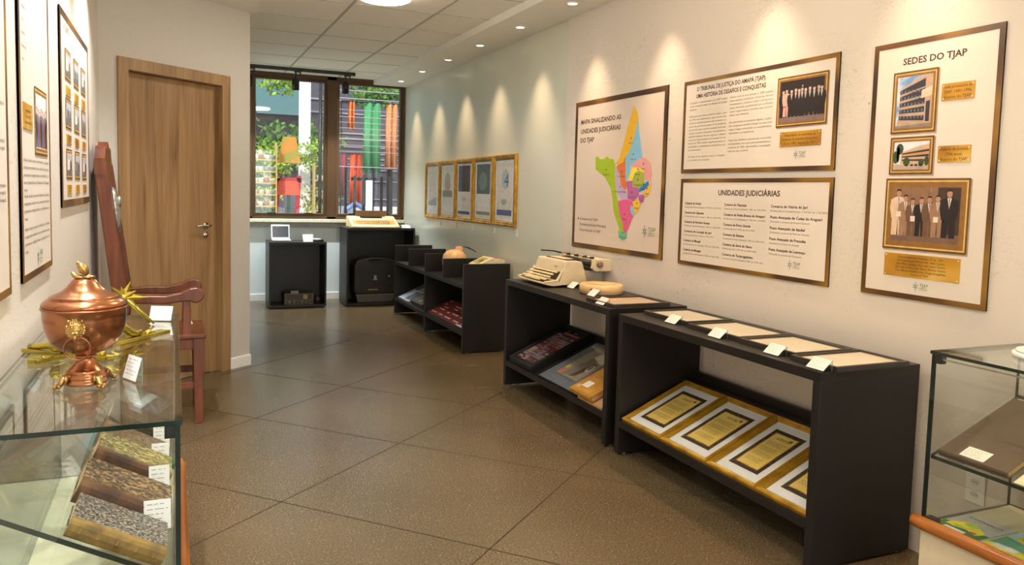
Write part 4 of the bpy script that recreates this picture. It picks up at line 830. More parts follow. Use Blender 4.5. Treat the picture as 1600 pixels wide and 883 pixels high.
# manual typewriter (keyboard faces the aisle)
M_tw = mat('ivory enamel', (.87, .81, .67), .38, var=.03, scale=12); M_twk = mat('ivory key', (.93, .85, .66), .35); M_twd = mat('dark brown metal', (.24, .20, .18), .35, .3); M_twg = mat('grey enamel', (.60, .58, .52), .4)
t = thing('manual_typewriter', 'old ivory manual typewriter with its carriage along the wall on the middle console', 'typewriter', (2.250, 4.985, .776), RW)
Lw = .43
m = MB(); m.prism_x([(.105, .012), (.155, .168), (.165, .174), (.275, .170), (.286, .150), (.318, .040), (.30, .010)], 0, Lw, M_tw); m.build('body', t, .006, 3)
m = MB(); m.prism_x([(.0, .020), (.0, .030), (.10, .046), (.125, .012), (.06, .008)], -.005, Lw+.005, M_tw); m.prism_x([(0, .028), (.10, .040), (.135, .105), (.128, .112), (.09, .050), (0, .040)], -.008, .012, M_tw); m.prism_x([(0, .028), (.10, .040), (.135, .105), (.128, .112), (.09, .050), (0, .040)], Lw-.012, Lw+.008, M_tw); m.build('keyboard_tray', t, .003)
MB().prism_x([(.012, .034), (.105, .046), (.130, .100), (.11, .03)], .014, Lw-.014, M_twd).build('key_well', t)
for r_ in range(4):
    m = MB(); yy = .018+r_*.026; zz = .046+r_*.0155
    for k in range(11):
        xx = .030+k*.0335+(r_ % 2)*.008; m.hexa([(xx, yy, zz), (xx+.024, yy, zz), (xx+.024, yy+.018, zz+.002), (xx, yy+.018, zz+.002), (xx+.002, yy+.002, zz+.009), (xx+.022, yy+.002, zz+.009), (xx+.022, yy+.017, zz+.011), (xx+.002, yy+.017, zz+.011)], M_twk)
    m.build('key_row', t, .0015, 1)
m = MB(); m.box(.10, .33, .004, .016, .040, .048, M_twk); m.build('space_bar', t, .002)
MB().prism_x([(.300, .010), (.300, .095), (.335, .10), (.440, .10), (.448, .010)], .01, Lw-.01, M_twg).build('rear_housing', t, .004)
m = MB(); m.box(.06, .37, .19, .262, .1735, .178, M_twd); m.build('type_basket', t, .001); m = MB(); m.prism_x([(.195, .172), (.20, .183), (.262, .182), (.268, .171)], .11, .32, M_tw); m.build('top_cover', t, .002)
m = MB(); m.prism_x([(.345, .155), (.352, .186), (.480, .182), (.498, .150), (.498, .110), (.40, .104)], -.050, -.012, M_tw); m.prism_x([(.345, .125), (.352, .186), (.480, .186), (.505, .165), (.500, .120), (.48, .104), (.365, .104)], Lw-.005, Lw+.030, M_tw); m.prism_x([(.372, .176), (.378, .190), (.465, .186), (.470, .172)], -.02, Lw, M_tw)
m.box(-.03, Lw, .395, .47, .103, .112, M_twd); m.build('carriage', t, .003)
m = MB(); m.lathe([(0, 0), (.020, 0), (.020, .44), (0, .44)], M_blackd, 20, Matrix.Translation((-.01, .362, .150)) @ Matrix.Rotation(R(90), 4, 'Y')); m.build('platen', t)
for a in (-.078, Lw+.030):
    m = MB(); m.lathe([(0, 0), (.019, 0), (.021, .006), (.021, .022), (.016, .027), (0, .027)], mat('taupe knob', (.48, .42, .38), .4), 24, Matrix.Translation((a, .392, .152)) @ Matrix.Rotation(R(90), 4, 'Y')); m.build('platen_knob', t)
m = MB(); m.tube([(-.045, .37, .190), (-.047, .30, .205), (-.048, .20, .212)], [.006, .005, .005], M_metalb, 8); m.build('return_lever', t); m = MB(); m.tube([(-.02, .34, .196), (.20, .335, .200), (.42, .34, .194)], .003, M_twd, 6); [m.box(a, a+.02, .35, .375, .186, .200, M_twd) for a in (.06, .18, .30, .40)]; m.build('paper_bail', t)
m = MB(); Tm = Matrix.Translation((0, .130, .094)) @ Matrix.Rotation(-math.atan2(.05, .156), 4, 'X'); m.text('OLIVETTI' if False else 'royal', .20, .028, .010, M_twd, y=-.0035, T=Tm) if False else m.rect(.29, .335, .032, .042, M_twg, -.0016, Tm); m.build('badge', t)

# ------------------------------------------------------------------ things in and on the far cabinets
M_nb = mat('white plastic', (.93, .94, .95), .35, var=.01)
t = thing('netbook', 'small white netbook standing open on the smaller cabinet', 'laptop', (1.035, 9.14, .7645), 0)
m = MB(); m.box(0, .205, 0, .155, .004, .024, M_nb); m.build('base', t, .006, 3); m = MB(); [m.box(.018+k*.0145, .0295+k*.0145, .05+r_*.02, .066+r_*.02, .024, .0255, mat('pale grey key', (.82, .83, .85), .5)) for k in range(12) for r_ in range(4)]; m.build('keyboard', t)
T = Matrix.Translation((0, .150, .022)) @ Matrix.Rotation(R(-14), 4, 'X'); m = MB(); m.box(-.004, .209, -.006, .012, 0, .172, M_nb, T); m.build('lid', t, .008, 3); m = MB(); m.rect(.012, .193, .020, .152, mat('blue grey screen', (.22, .26, .30), .2), -.0075, T); m.build('screen', t)
t = thing('label_stand', 'white card standing beside the netbook on the smaller cabinet', 'label', (1.43, 9.13, .7645), 0, 'small label stands on the displays')
m = MB(); m.hexa([(-.055, 0, 0), (.055, 0, 0), (.055, .002, 0), (-.055, .002, 0), (-.062, .035, .085), (.062, .035, .085), (.062, .037, .085), (-.062, .037, .085)], M_card); m.build('card', t); MB().box(-.055, .055, .002, .04, 0, .002, M_acr).build('holder', t)
t = thing('flat_disc_player', 'flat round dark and white device right of the white card', 'device', (1.545, 9.20, .7645), 0)
m = MB(); m.lathe([(0, 0), (.072, 0), (.078, .006), (.078, .018), (.070, .024), (0, .026)], M_blackd, 32); m.build('body', t); MB().lathe([(0, .026), (.048, .026), (.045, .031), (0, .032)], M_nb, 28, cx=-.005).build('lid', t)
t = thing('old_radio', 'old brass-trimmed radio receiver on the floor of the smaller cabinet', 'radio', (1.165, 9.115, .0365), 0)
M_rad = mat('dark olive metal', (.20, .18, .14), .45); M_rt = mat('dull brass trim', (.44, .38, .26), .4, .5)
m = MB(); m.box(0, .325, .006, .22, 0, .125, M_rad); m.build('body', t, .006); m = MB(); m.ring(0, .325, 0, .125, [(0, .006), (0, -.002), (.007, -.002), (.009, .005)], M_rt); m.box(.009, .316, -.001, .005, .045, .050, M_rt); m.build('bezel', t)
m = MB(); m.box(.21, .26, -.002, .005, .06, .11, mat('tan dial', (.60, .50, .34), .4)); m.build('dial', t)
for a, r_ in ((.055, .016), (.11, .010), (.20, .010), (.245, .010), (.285, .010)):
    m = MB(); m.lathe([(0, 0), (r_, 0), (r_*.85, .014), (0, .015)], mat('worn knob', (.58, .52, .42), .4, .3), 16, Matrix.Translation((a, .004, .026)) @ Matrix.Rotation(R(90), 4, 'X')); m.build('knob', t)
tag(MB().box(1.235, 1.325, 9.13, 9.18, .162, .190, mat('grey card', (.55, .53, .52), .5)).build('folded_card'), 'small grey card standing on top of the old radio', 'card')
t = thing('dark_ball_clock', 'small round dark object right of the old radio', 'ornament', (1.555, 9.19, .0365), 0)
MB().ball((0, 0, .045), (.042, .040, .040), mat('dark maroon lacquer', (.26, .17, .15), .35), 20).build('body', t); MB().lathe([(0, 0), (.028, 0), (.022, .010), (0, .010)], M_rad, 20).build('base', t)
# electronic typewriter on the corner cabinet
M_et = mat('warm beige plastic', (.90, .80, .58), .4, var=.02); M_ett = mat('tan plastic', (.70, .54, .30), .45); M_etb = mat('brown plastic', (.42, .30, .17), .45)
t = thing('electronic_typewriter', 'wide beige electronic typewriter with brown paper guard on the corner cabinet', 'typewriter', (1.930, 9.045, .935), 0)
w = .575
m = MB(); m.prism_x([(0, 0), (0, .018), (.30, .125), (.36, .130), (.395, .11), (.395, 0)], 0, .030, M_et); m.prism_x([(0, 0), (0, .018), (.30, .125), (.36, .130), (.395, .11), (.395, 0)], w-.030, w, M_et); m.prism_x([(0, 0), (0, .016), (.07, .040), (.07, 0)], .03, w-.03, M_et); m.prism_x([(.21, 0), (.21, .085), (.30, .118), (.36, .124), (.39, .105), (.39, 0)], .03, w-.03, M_et); m.build('body', t, .005, 3)
MB().prism_x([(.07, 0), (.07, .030), (.21, .080), (.21, 0)], .03, w-.03, M_ett).build('key_well', t)
m = MB()
for r_ in range(4):
    for k in range(14): a = .085+k*.029; yy = .082+r_*.029; zz = .036+r_*.0103; m.hexa([(a, yy, zz), (a+.022, yy, zz), (a+.022, yy+.022, zz+.008), (a, yy+.022, zz+.008), (a+.002, yy+.002, zz+.010), (a+.020, yy+.002, zz+.010), (a+.020, yy+.020, zz+.016), (a+.002, yy+.020, zz+.016)], M_ett)
m.build('keyboard', t); m = MB(); m.prism_x([(.26, .112), (.33, .125), (.33, .130), (.26, .117)], .15, .42, M_blackd); m.build('ribbon_window', t)
m = MB(); m.prism_x([(.340, .10), (.355, .195), (.362, .195), (.352, .10)], .11, w-.08, M_etb); m.build('paper_guard', t, .002)
for a in (.03, w-.105): MB().prism_x([(.20, .075), (.215, .100), (.30, .132), (.33, .130), (.33, .11), (.21, .07)], a, a+.075, M_et).build('shoulder_cover', t, .003)
t = thing('label_stand', 'white card on the corner cabinet right of the electronic typewriter', 'label', (2.592, 9.06, .935), 0, 'small label stands on the displays')
m = MB(); m.hexa([(-.055, 0, 0), (.055, 0, 0), (.055, .002, 0), (-.055, .002, 0), (-.052, .06, .035), (.05, .06, .035), (.05, .062, .035), (-.052, .062, .035)], M_card); m.build('card', t); MB().box(-.055, .055, .002, .06, 0, .002, M_acr).build('holder', t)
t = thing('carrying_case', 'rounded black typewriter carrying case with oval handle inside the corner cabinet', 'case', (1.965, 9.09, .0365), 0)
M_cs = mat('ribbed black case', (.105, .085, .080), .45, var=.2, scale=8, stretch=(1, 1, 14), bump=.3); M_cs2 = mat('dark grey rim', (.30, .28, .26), .5)
w = .52
out = [(.02, .10), (.0, .14), (.0, .44), (.03, .50), (.10, .525), (.20, .540), (.32, .540), (.42, .525), (.49, .50), (w, .44), (w, .14), (w-.02, .10)]
m = MB(); m.prism_y(out, 0, .20, M_cs); m.build('shell', t, .018, 3); m = MB(); m.prism_y([(.045, .0), (.02, .10), (w-.02, .10), (w-.045, .0)], -.004, .205, M_cs2); m.build('lower_rim', t, .008)
m = MB(); m.tube([(.26+.085*math.cos(a), -.004, .505+.022*math.sin(a)) for a in [2*math.pi*k/24 for k in range(24)]], .009, M_blackd, 8, closed=True); m.oval(.26, .505, .080, .018, mat('case handle hollow', (.03, .03, .03), .8), -.002, 24); m.build('handle', t)
m = MB(); m.box(.24, .27, -.008, 0, .275, .325, mat('silver badge', (.72, .72, .74), .3, .6)); m.box(.232, .278, -.008, 0, .268, .280, mat('silver badge', (.7, .7, .7), .3)); m.build('badge', t); MB().box(.415, .435, -.006, 0, .305, .322, mat('silver badge', (.7, .7, .7), .3)).build('latch', t); MB().box(.17, .285, -.006, 0, .148, .160, mat('brass strip', (.70, .56, .30), .3, .5)).build('name_strip', t)
m = MB(); [m.box(.02, w-.02, -.003, 0, z_, z_+.006, M_blackd) for z_ in (.135, .20, .255, .35)]; m.build('seam', t)

# ------------------------------------------------------------------ armchair beside the door
t = thing('wooden_armchair', 'tall red-brown wooden armchair with curved arms between the left wall and door', 'armchair', (0, 5.02, 0), 0)
YA, YB = -.25, .25
def chair_box(name, *a, bev=.004, mt=M_chair): m = MB(); m.box(*a, mt); return m.build(name, t, bev)
for ya, yb in ((YA, YA+.055), (YB-.055, YB)):
    m = MB(); m.prism_y([(.100, 0), (.146, 0), (.150, .25), (.155, .505), (.093, .505), (.098, .25)], ya, yb, M_chair); m.build('leg', t, .004)
    m = MB(); m.prism_y([(-.350, 0), (-.305, 0), (-.262, .46), (-.248, .76), (-.345, 1.50), (-.360, 1.535), (-.405, 1.535), (-.408, 1.50), (-.325, .76), (-.322, .46)], ya, yb, M_chair); m.build('back_post', t, .005)
    m = MB(); m.prism_y([(.036, .50), (.088, .50), (.084, .62), (.078, .735), (.042, .735), (.040, .62)], ya+.006, yb-.006, M_chair); m.build('arm_post', t, .003)
    top = [(-.27, .752), (-.15, .762), (-.05, .758), (.03, .775), (.08, .798), (.115, .803), (.145, .790), (.158, .765), (.150, .735), (.125, .715), (.100, .712), (.078, .725), (.03, .722), (-.05, .712), (-.15, .715), (-.27, .722)]
    m = MB(); m.prism_y(top, ya-.008, yb+.008, M_chair); m.build('arm', t, .008, 3)
    chair_box('stretcher', -.32, .11, ya+.014, yb-.014, .205, .245); chair_box('side_apron', -.30, .11, ya+.008, yb-.008, .44, .500)
chair_box('seat', -.30, .165, YA-.006, YB+.006, .502, .530, bev=.008); chair_box('front_apron', .105, .14, YA+.05, YB-.05, .43, .500); chair_box('front_stretcher', .105, .135, YA+.05, YB-.05, .30, .34)
m = MB(); m.prism_y([(-.278, .62), (-.258, .62), (-.352, 1.50), (-.372, 1.50)], YA+.05, YB-.05, M_chair); m.build('back_panel', t, .004)
m = MB(); pts = [(YA, 1.44), (YA, 1.53), (YA+.04, 1.55), (YA+.055, 1.585), (YA+.09, 1.60), (YA+.13, 1.58), (-.06, 1.60), (0, 1.63), (.06, 1.60), (YB-.13, 1.58), (YB-.09, 1.60), (YB-.055, 1.585), (YB-.04, 1.55), (YB, 1.53), (YB, 1.44)]
m.prism_x([(a*1.016, b) for a, b in pts], -.404, -.352, M_chair); m.build('crest_rail', t)
m = MB(); m.lathe([(0, 0), (.06, 0), (.052, .012), (.03, .016), (0, .022)], mat('silver medallion', (.66, .65, .62), .3, .7, var=.2, scale=60, bump=.4), 32, frame_matrix((-.312, -.13, 1.24), (0, 1, 0), (.99, 0, .107)) @ Matrix.Diagonal((1.15, 2.3, 1.3, 1)))
m.ball((-.290, -.13, 1.29), (.014, .03, .035), mat('silver medallion', (.66, .65, .62), .3, .7), 12); m.build('medallion', t)
label_stand('small white card on the seat of the wooden armchair', .085, 5.10, .5305, .06, R(60), .02, .035)

# ------------------------------------------------------------------ glass showcases
def pane(m, x0, x1, y0, y1, z0, z1, edge=None):
    d = (x1-x0, y1-y0, z1-z0); ax = d.index(min(d)); e = edge or M_gedge
    v = [(x, y, z) for z in (z0, z1) for y in (y0, y1) for x in (x0, x1)]
    F = {'z': [(0, 2, 3, 1), (4, 5, 7, 6)], 'y': [(0, 1, 5, 4), (2, 6, 7, 3)], 'x': [(0, 4, 6, 2), (1, 3, 7, 5)]}
    for k, fs in F.items(): m.add(v, fs, M_glass if 'xyz'[ax] == k else e)
M_tray = ramp_mat('pale wood tray', [(.3, (.70, .69, .56)), (.7, (.77, .76, .64))], 4, .5, 0, (1, 6, 1))
def showcase(label, x0, x1, y0, y1, front, shelf):
    """front: +1 if the aisle side is +x, -1 if it is -x"""
    t = thing('glass_showcase', label, 'showcase', ((x0+x1)/2, (y0+y1)/2, 0), 0); ox, oy = (x0+x1)/2, (y0+y1)/2
    a, b, c, d = x0-ox, x1-ox, y0-oy, y1-oy; g = .010; ZB, ZH = .345, .922
    MB().box(a, b, c, d, 0, ZB-.010, M_cream).build('base_cabinet', t, .003); MB().box(a+.004, b-.004, c+.004, d-.004, ZB-.009, ZB+.006, M_tray).build('tray', t)
    m = MB(); xr = (b+.004) if front > 0 else (a-.004); m.tube([(xr, c-.03, ZB+.004), (xr, c, ZB+.004), (xr, d-.01, ZB+.004), (xr, d+.024, ZB+.004), (xr, d+.032, ZB+.004)], [.022, .022, .022, .020, .010], M_rail, 16); m.build('wooden_rail', t)
    for nm, q in (('top_pane', (a-.004, b+.004, c-.004, d+.004, ZH-g, ZH)), ('front_pane', (b-g, b, c, d, ZB+.008, ZH-g-.001) if front > 0 else (a, a+g, c, d, ZB+.008, ZH-g-.001)), ('back_pane', (a, a+g, c, d, ZB+.008, ZH-g-.001) if front > 0 else (b-g, b, c, d, ZB+.008, ZH-g-.001)), ('end_pane', (a+g, b-g, c, c+g, ZB+.008, ZH-g-.001)), ('end_pane', (a+g, b-g, d-g, d, ZB+.008, ZH-g-.001))):
        m = MB(); pane(m, *q); m.build(nm, t)
    m = MB(); z0, z1 = shelf; f_ = (b-.010, a+.012) if front > 0 else (a+.010, b-.012); xa, xb = f_
    v = [(xa, c+.012, z0-.012), (xb, c+.012, z1-.012), (xb, d-.012, z1-.012), (xa, d-.012, z0-.012), (xa, c+.012, z0), (xb, c+.012, z1), (xb, d-.012, z1), (xa, d-.012, z0)]
    m.add(v, [(4, 5, 6, 7), (3, 2, 1, 0)], M_glass); m.add(v, [(0, 1, 5, 4), (1, 2, 6, 5), (2, 3, 7, 6), (3, 0, 4, 7)], M_gedge); m.build('sloped_glass_shelf', t)
    m = MB(); xc = b-.03 if front > 0 else a+.004; m.box(xc, xc+.026, d-.030, d-.008, ZH-.040, ZH-.012, M_metalb); m.box(xc, xc+.026, c+.008, c+.030, ZH-.040, ZH-.012, M_metalb); m.build('hinge_bracket', t, .002)
    m = MB(); m.box(xc, xc+.030, d-.045, d-.008, ZB+.008, ZB+.028, M_metalb); m.build('lower_bracket', t, .002)
    m = MB(); q = (b-.014, b-.009) if front > 0 else (a+.009, a+.014); m.box(q[0], q[1], c+.02, d-.03, ZH-.026, ZH-.022, M_chrome); m.build('hinge_rod', t)
    return t
LX0, LX1, LY0, LY1 = -.385, .008, 1.665, 3.055
showcase('glass showcase along the left wall holding old books, copper urn on top', LX0, LX1, LY0, LY1, 1, (.590, .790))
showcase('glass showcase at the right edge of the photo, with a wooden rail', 2.264, 2.700, .45, 1.731, -1, (.580, .745))
# left books on the sloped glass shelf
SLA = math.atan2(.200, (LX1-.010)-(LX0+.012)); ZB_ = (-math.cos(SLA), 0, math.sin(SLA))
def on_left(x, y, lift=0.0): d = (LX1-.010)-x; return (x+math.sin(SLA)*lift, y, .590+math.tan(SLA)*d+math.cos(SLA)*lift+.0008)
def marbled(name, cols, sc=95): return ramp_mat(name, cols, sc, .55, 0, (1, 1, 1), 8, .7, .15)
Mb1 = marbled('brown marbled cover', [(.38, (.24, .18, .11)), (.5, (.36, .28, .18)), (.62, (.48, .39, .25))]); Mb2 = marbled('green marbled cover', [(.38, (.26, .24, .13)), (.5, (.44, .40, .22)), (.62, (.64, .58, .34))])
Mb3 = marbled('tan and black marbled cover', [(.42, (.20, .14, .10)), (.5, (.33, .25, .17)), (.60, (.56, .45, .28))]); Mb4 = marbled('grey speckled cover', [(.40, (.16, .15, .15)), (.5, (.34, .32, .30)), (.62, (.60, .55, .47))], 150)
Ms1 = marbled('torn red-brown leather', [(.3, (.46, .23, .12)), (.7, (.66, .38, .22))], 14); Ms2 = marbled('dark brown leather', [(.3, (.18, .10, .06)), (.55, (.32, .19, .10)), (.75, (.50, .33, .16))], 16); Ms4 = marbled('ochre leather', [(.3, (.36, .27, .11)), (.7, (.56, .44, .18))], 22); Mb0 = marbled('black marbled cover', [(.4, (.08, .07, .06)), (.6, (.25, .20, .12))])
XBk = (0, 1, 0)
def left_book(name_, label, y, w, h, th, cov, sp, x=-.034):
    # spine runs up the slope and faces the camera: local x goes up the slope, local z away from the camera
    Xv = Vector((-math.cos(SLA), 0, math.sin(SLA))); Zv = Vector((0, 1, 0)); n = Xv.cross(Zv)    # n: below/above
    p = on_left(x, y); o = thing(name_, label, 'book', (0, 0, 0), group='antique books in the left showcase')
    # outward face (-local y) must point up
    Yv = Zv.cross(Xv)
    up = -Yv
    if up.z < 0:
        Xv = -Xv; p = (p[0]+(-math.cos(SLA))*w, p[1], p[2]+math.sin(SLA)*w)
    o.matrix_world = frame_matrix(p, Xv, Zv); e = mat('yellowed page edge', (.74, .62, .42), .8, var=.15, scale=200)
    m = MB(); m.box(.003, w-.003, -th+.003, -.003, .006, h-.004, e); m.build('pages', o)
    m = MB(); m.box(0, w, -th, -th+.0035, 0, h, cov); m.box(0, w, -.0035, 0, 0, h, cov); m.build('cover', o, .0012)
    m = MB(); m.prism_x([(-th-.0008, .020), (-th-.0012, -.001), (-th*.85, -.006), (-th*.5, -.008), (-th*.15, -.006), (.0, -.001), (0, .0)], 0, w, sp)
    for q in (.12, .30, .50, .70, .88): m.prism_x([(-th*.95, -.004), (-th*.5, -.0105), (-th*.05, -.004)], w*q-.0025, w*q+.0025, sp)
    m.build('spine', o, .001); return o
left_book('antique_book', 'antique book with grey speckled cover and ochre spine, nearest in the left showcase', 1.690, 0.197, .150, .034, Mb4, Ms4)
left_book('antique_book', 'thick antique book with tan and black marbled cover, second nearest in the left showcase', 1.862, 0.204, .165, .050, Mb3, Ms2)
left_book('antique_book', 'antique book with green marbled cover and dark brown spine, middle of the left showcase', 2.100, 0.192, .150, .050, Mb2, Ms2)
left_book('antique_book', 'antique book with brown marbled cover and torn red-brown spine in the left showcase', 2.275, 0.187, .150, .032, Mb1, Ms1)
left_book('antique_book', 'black marbled antique book, farthest one seen in the left showcase', 2.470, 0.182, .150, .045, Mb0, Mb0)
t = thing('blue_booklet', 'thin teal blue booklet showing between the second and third books', 'booklet', on_left(-.02, 2.085), X=(0, -1, 0) if False else (0, 1, 0), Z=ZB_); t.matrix_world = frame_matrix(on_left(-.035, 2.045), (0, 1, 0), ZB_)
MB().box(0, .045, -.004, 0, 0, .16, mat('teal blue cover', (.10, .38, .52), .5)).build('cover', t)
for lab, y, q in (('white label card between the grey and the tan antique books in the left showcase', 1.848, .056), ('white label card between the tan and the green antique books in the left showcase', 2.078, .048), ('white label card between the green and the torn-spine antique books', 2.262, .044), ('white label card behind the brown antique book with torn red-brown spine', 2.440, .044)):
    label_stand(lab, -.040, y, .6170, q, R(0), .010, .070, 'label cards in the left showcase')
# copper urn
ZG = .9225
t = thing('copper_urn', 'lidded copper urn with brass lion mask and ring on the left showcase', 'urn', (-.196, 2.03, ZG), R(5.5)-R(7)+R(1))
k = .000424
def cp(*a): return [(r*k, (700-y)*k+.006) for r, y in a]
MB().lathe([(0, .010)]+cp((104, 706), (113, 701), (114, 688), (106, 682), (106, 668), (109, 662), (100, 654), (98, 640), (101, 634), (90, 626), (76, 610), (60, 590), (50, 572), (47, 562), (56, 556), (56, 546), (48, 540))+[(0, .075)], M_copper, 64).build('foot_stem', t)
MB().lathe(cp((40, 545), (60, 538), (98, 526), (134, 506), (166, 474), (189, 432), (202, 386), (208, 335), (209, 292), (214, 288), (218, 280), (214, 274), (205, 276)), M_copper, 64).build('bowl', t)
MB().lathe(cp((204, 280), (212, 270), (213, 262), (206, 248), (192, 236), (170, 226), (176, 221), (166, 214), (140, 203), (112, 188), (90, 168), (74, 148), (60, 130), (44, 119), (20, 114))+[(0, .2555)], M_copper, 64).build('lid', t)
z0 = .250
m = MB()
for q in range(6):
    a = q*math.pi/3; m.ball((math.cos(a)*.014, math.sin(a)*.014, z0+.005), (.010, .006, .0035), M_oldbr, 10, Matrix.Identity(4))
m.tube([(-.004, 0, z0+.004), (-.022, .0, z0+.010), (-.028, 0, z0+.018)], [.005, .006, .001], M_oldbr, 8); m.build('leaf_collar', t)
m = MB(); T = Matrix.Translation((.0, 0, z0+.020)) @ Matrix.Rotation(R(-32), 4, 'Y'); m.ball((0, 0, .004), (.0105, .0105, .017), M_oldbr, 16, T); m.tube([(0, 0, .016), (-.001, 0, .024)], [.004, .006], M_oldbr, 10, T); [m.tube([(math.cos(a)*.0108, math.sin(a)*.0108, .0), (math.cos(a)*.007, math.sin(a)*.007, .015)], .0012, M_oldbr, 6, T) for a in [q*math.pi/4 for q in range(8)]]; m.build('finial', t)
for sgn in (1, -1):
    T = Matrix.Rotation(0 if sgn == 1 else math.pi, 4, 'Z') @ Matrix.Translation((-.010, -.0860, .147)); m = MB()
    m.ball((0, 0, 0), (.016, .009, .018), M_oldbr, 16, T); m.ball((0, -.008, -.006), (.008, .006, .007), M_oldbr, 12, T); m.ball((0, -.012, -.002), (.0035, .003, .003), M_oldbr, 8, T)
    for a in (-1, 1): m.ball((a*.0065, -.0075, .004), (.003, .0025, .0022), M_oldbr, 8, T); m.ball((a*.007, -.006, .0085), (.0055, .003, .002), M_oldbr, 8, T); m.ball((a*.0135, -.002, .0165), (.0045, .004, .005), M_oldbr, 8, T); m.ball((a*.004, -.012, -.0085), (.0045, .004, .0035), M_oldbr, 8, T)
    for q in range(18):
        a = q*math.pi/9+.1; m.ball((math.cos(a)*.0175, .001+.001*(q % 2), math.sin(a)*.0195), (.0048, .0045, .0055), M_oldbr, 8, T); m.ball((math.cos(a+.17)*.0135, -.002, math.sin(a+.17)*.0155), (.0035, .004, .0045), M_oldbr, 8, T)
    m.ball((0, -.011, -.019), (.004, .004, .006), M_oldbr, 8, T); m.build('lion_mask', t)
    m = MB(); cz = -.045; m.tube([(.003+math.cos(a)*.0265, -.0045+.003*(1-math.sin(a)), cz+math.sin(a)*.0265) for a in [2*math.pi*q/36 for q in range(36)]], .0022, M_copper, 10, T, closed=True); m.build('ring_handle', t)
for q in range(4):
    a = R(45+90*q-10); T = Matrix.Rotation(a, 4, 'Z'); m = MB(); m.tube([(.038, 0, .018), (.046, 0, .026), (.054, 0, .020), (.059, 0, .010), (.065, 0, .006)], [.007, .008, .007, .006, .006], M_oldbr, 10, T); m.ball((.066, .006, .007), .0055, M_oldbr, 10, T); m.ball((.066, -.006, .007), .0055, M_oldbr, 10, T); m.ball((.072, 0, .0055), .005, M_oldbr, 10, T); m.ball((.050, .008, .022), (.006, .004, .008), M_oldbr, 8, T); m.ball((.050, -.008, .022), (.006, .004, .008), M_oldbr, 8, T); m.build('paw_foot', t)
label_stand('white card in clear acrylic stand beside the copper urn', -.105, 2.035, ZG, .062, R(-62), .016, .058, 'cards on the left showcase')
# brass crucifix lying on the glass
t = thing('brass_crucifix', 'brass crucifix with figure lying on the glass top behind the urn', 'crucifix', (-.273, 2.373, ZG), math.atan2(.382, .317))
m = MB(); m.prism_z([(-.111, -.017), (-.102, 0), (-.111, .017), (.385, .017), (.376, 0), (.385, -.017)], 0, .012, M_brass); m.build('long_beam', t, .0015)
m = MB(); m.prism_z([(-.017, -.143), (0, -.135), (.017, -.143), (.017, .143), (0, .135), (-.017, .143)], .0005, .0125, M_brass); m.build('cross_beam', t, .0015)
m = MB(); m.ball((-.035, 0, .036), (.020, .017, .018), M_brass, 14); m.tube([(-.02, 0, .028), (.0, 0, .026), (.04, 0, .036), (.085, 0, .030), (.115, .004, .030)], [.014, .025, .031, .024, .023], M_brass, 14)
for a in (-1, 1): m.tube([(.006, a*.016, .030), (-.002, a*.055, .026), (-.004, a*.10, .020), (-.002, a*.126, .016)], [.011, .010, .008, .010], M_brass, 10); m.tube([(.11, a*.008, .030), (.165, a*.009, .068), (.225, a*.004, .030), (.25, a*.003, .020), (.268, a*.003, .022)], [.017, .016, .013, .009, .010], M_brass, 10)
m.build('figure', t); m = MB(); m.tube([(.10, -.02, .030), (.12, 0, .036), (.13, .02, .028)], [.010, .016, .010], M_brass, 10, flat=.6); m.tube([(.12, .02, .026), (.15, .034, .018)], [.010, .004], M_brass, 8); m.build('loincloth', t)
m = MB(); m.box(-.096, -.062, -.022, .022, .0105, .0135, M_brass); m.tube([(-.09, -.016, .015), (-.068, .016, .015)], .0015, M_brass, 6); m.build('name_plate', t)
m = MB(); m.ball((.305, 0, .016), (.012, .010, .008), M_brass, 12); m.tube([(.29, -.008, .013), (.325, .008, .013)], .003, M_brass, 8); m.tube([(.29, .008, .013), (.325, -.008, .013)], .003, M_brass, 8); m.build('skull_ornament', t)
t = thing('brass_ray_ornament', 'brass spiky ray ornament on slender legs behind the copper urn', 'ornament', (-.115, 2.84, ZG), R(15)); m = MB()
for q, ln_ in enumerate((.05, .075, .045, .065, .04, .06, .038, .05)):
    a = R(-35+q*34); c_ = Vector((-.045, 0, .095)); e_ = c_+Vector((math.cos(a), -.15*(q % 3), math.sin(a)))*ln_; n_ = Vector((-math.sin(a), 0, math.cos(a)))*.017
    m.add([c_+n_, c_-n_, e_, c_+Vector((0, -.007, 0)), c_+Vector((0, .004, 0))], [(0, 3, 2), (3, 1, 2), (1, 4, 2), (4, 0, 2)], M_brass)
m.ball((-.045, -.002, .095), (.014, .008, .014), M_brass, 12); m.build('rays', t)
m = MB(); m.tube([(-.042, .004, .090), (.0, .008, .045), (.040, .010, .004)], [.004, .0045, .004], M_brass, 8); m.tube([(-.036, -.010, .088), (.008, -.012, .045), (.046, -.014, .004)], [.004, .0045, .004], M_brass, 8); m.tube([(-.05, 0, .085), (-.052, .02, .003)], [.004, .003], M_brass, 8); m.build('legs', t)
label_stand('white card in clear stand beside the spiky brass ornament', -.050, 2.90, ZG, .075, R(-22), .02, .050, 'cards on the left showcase')
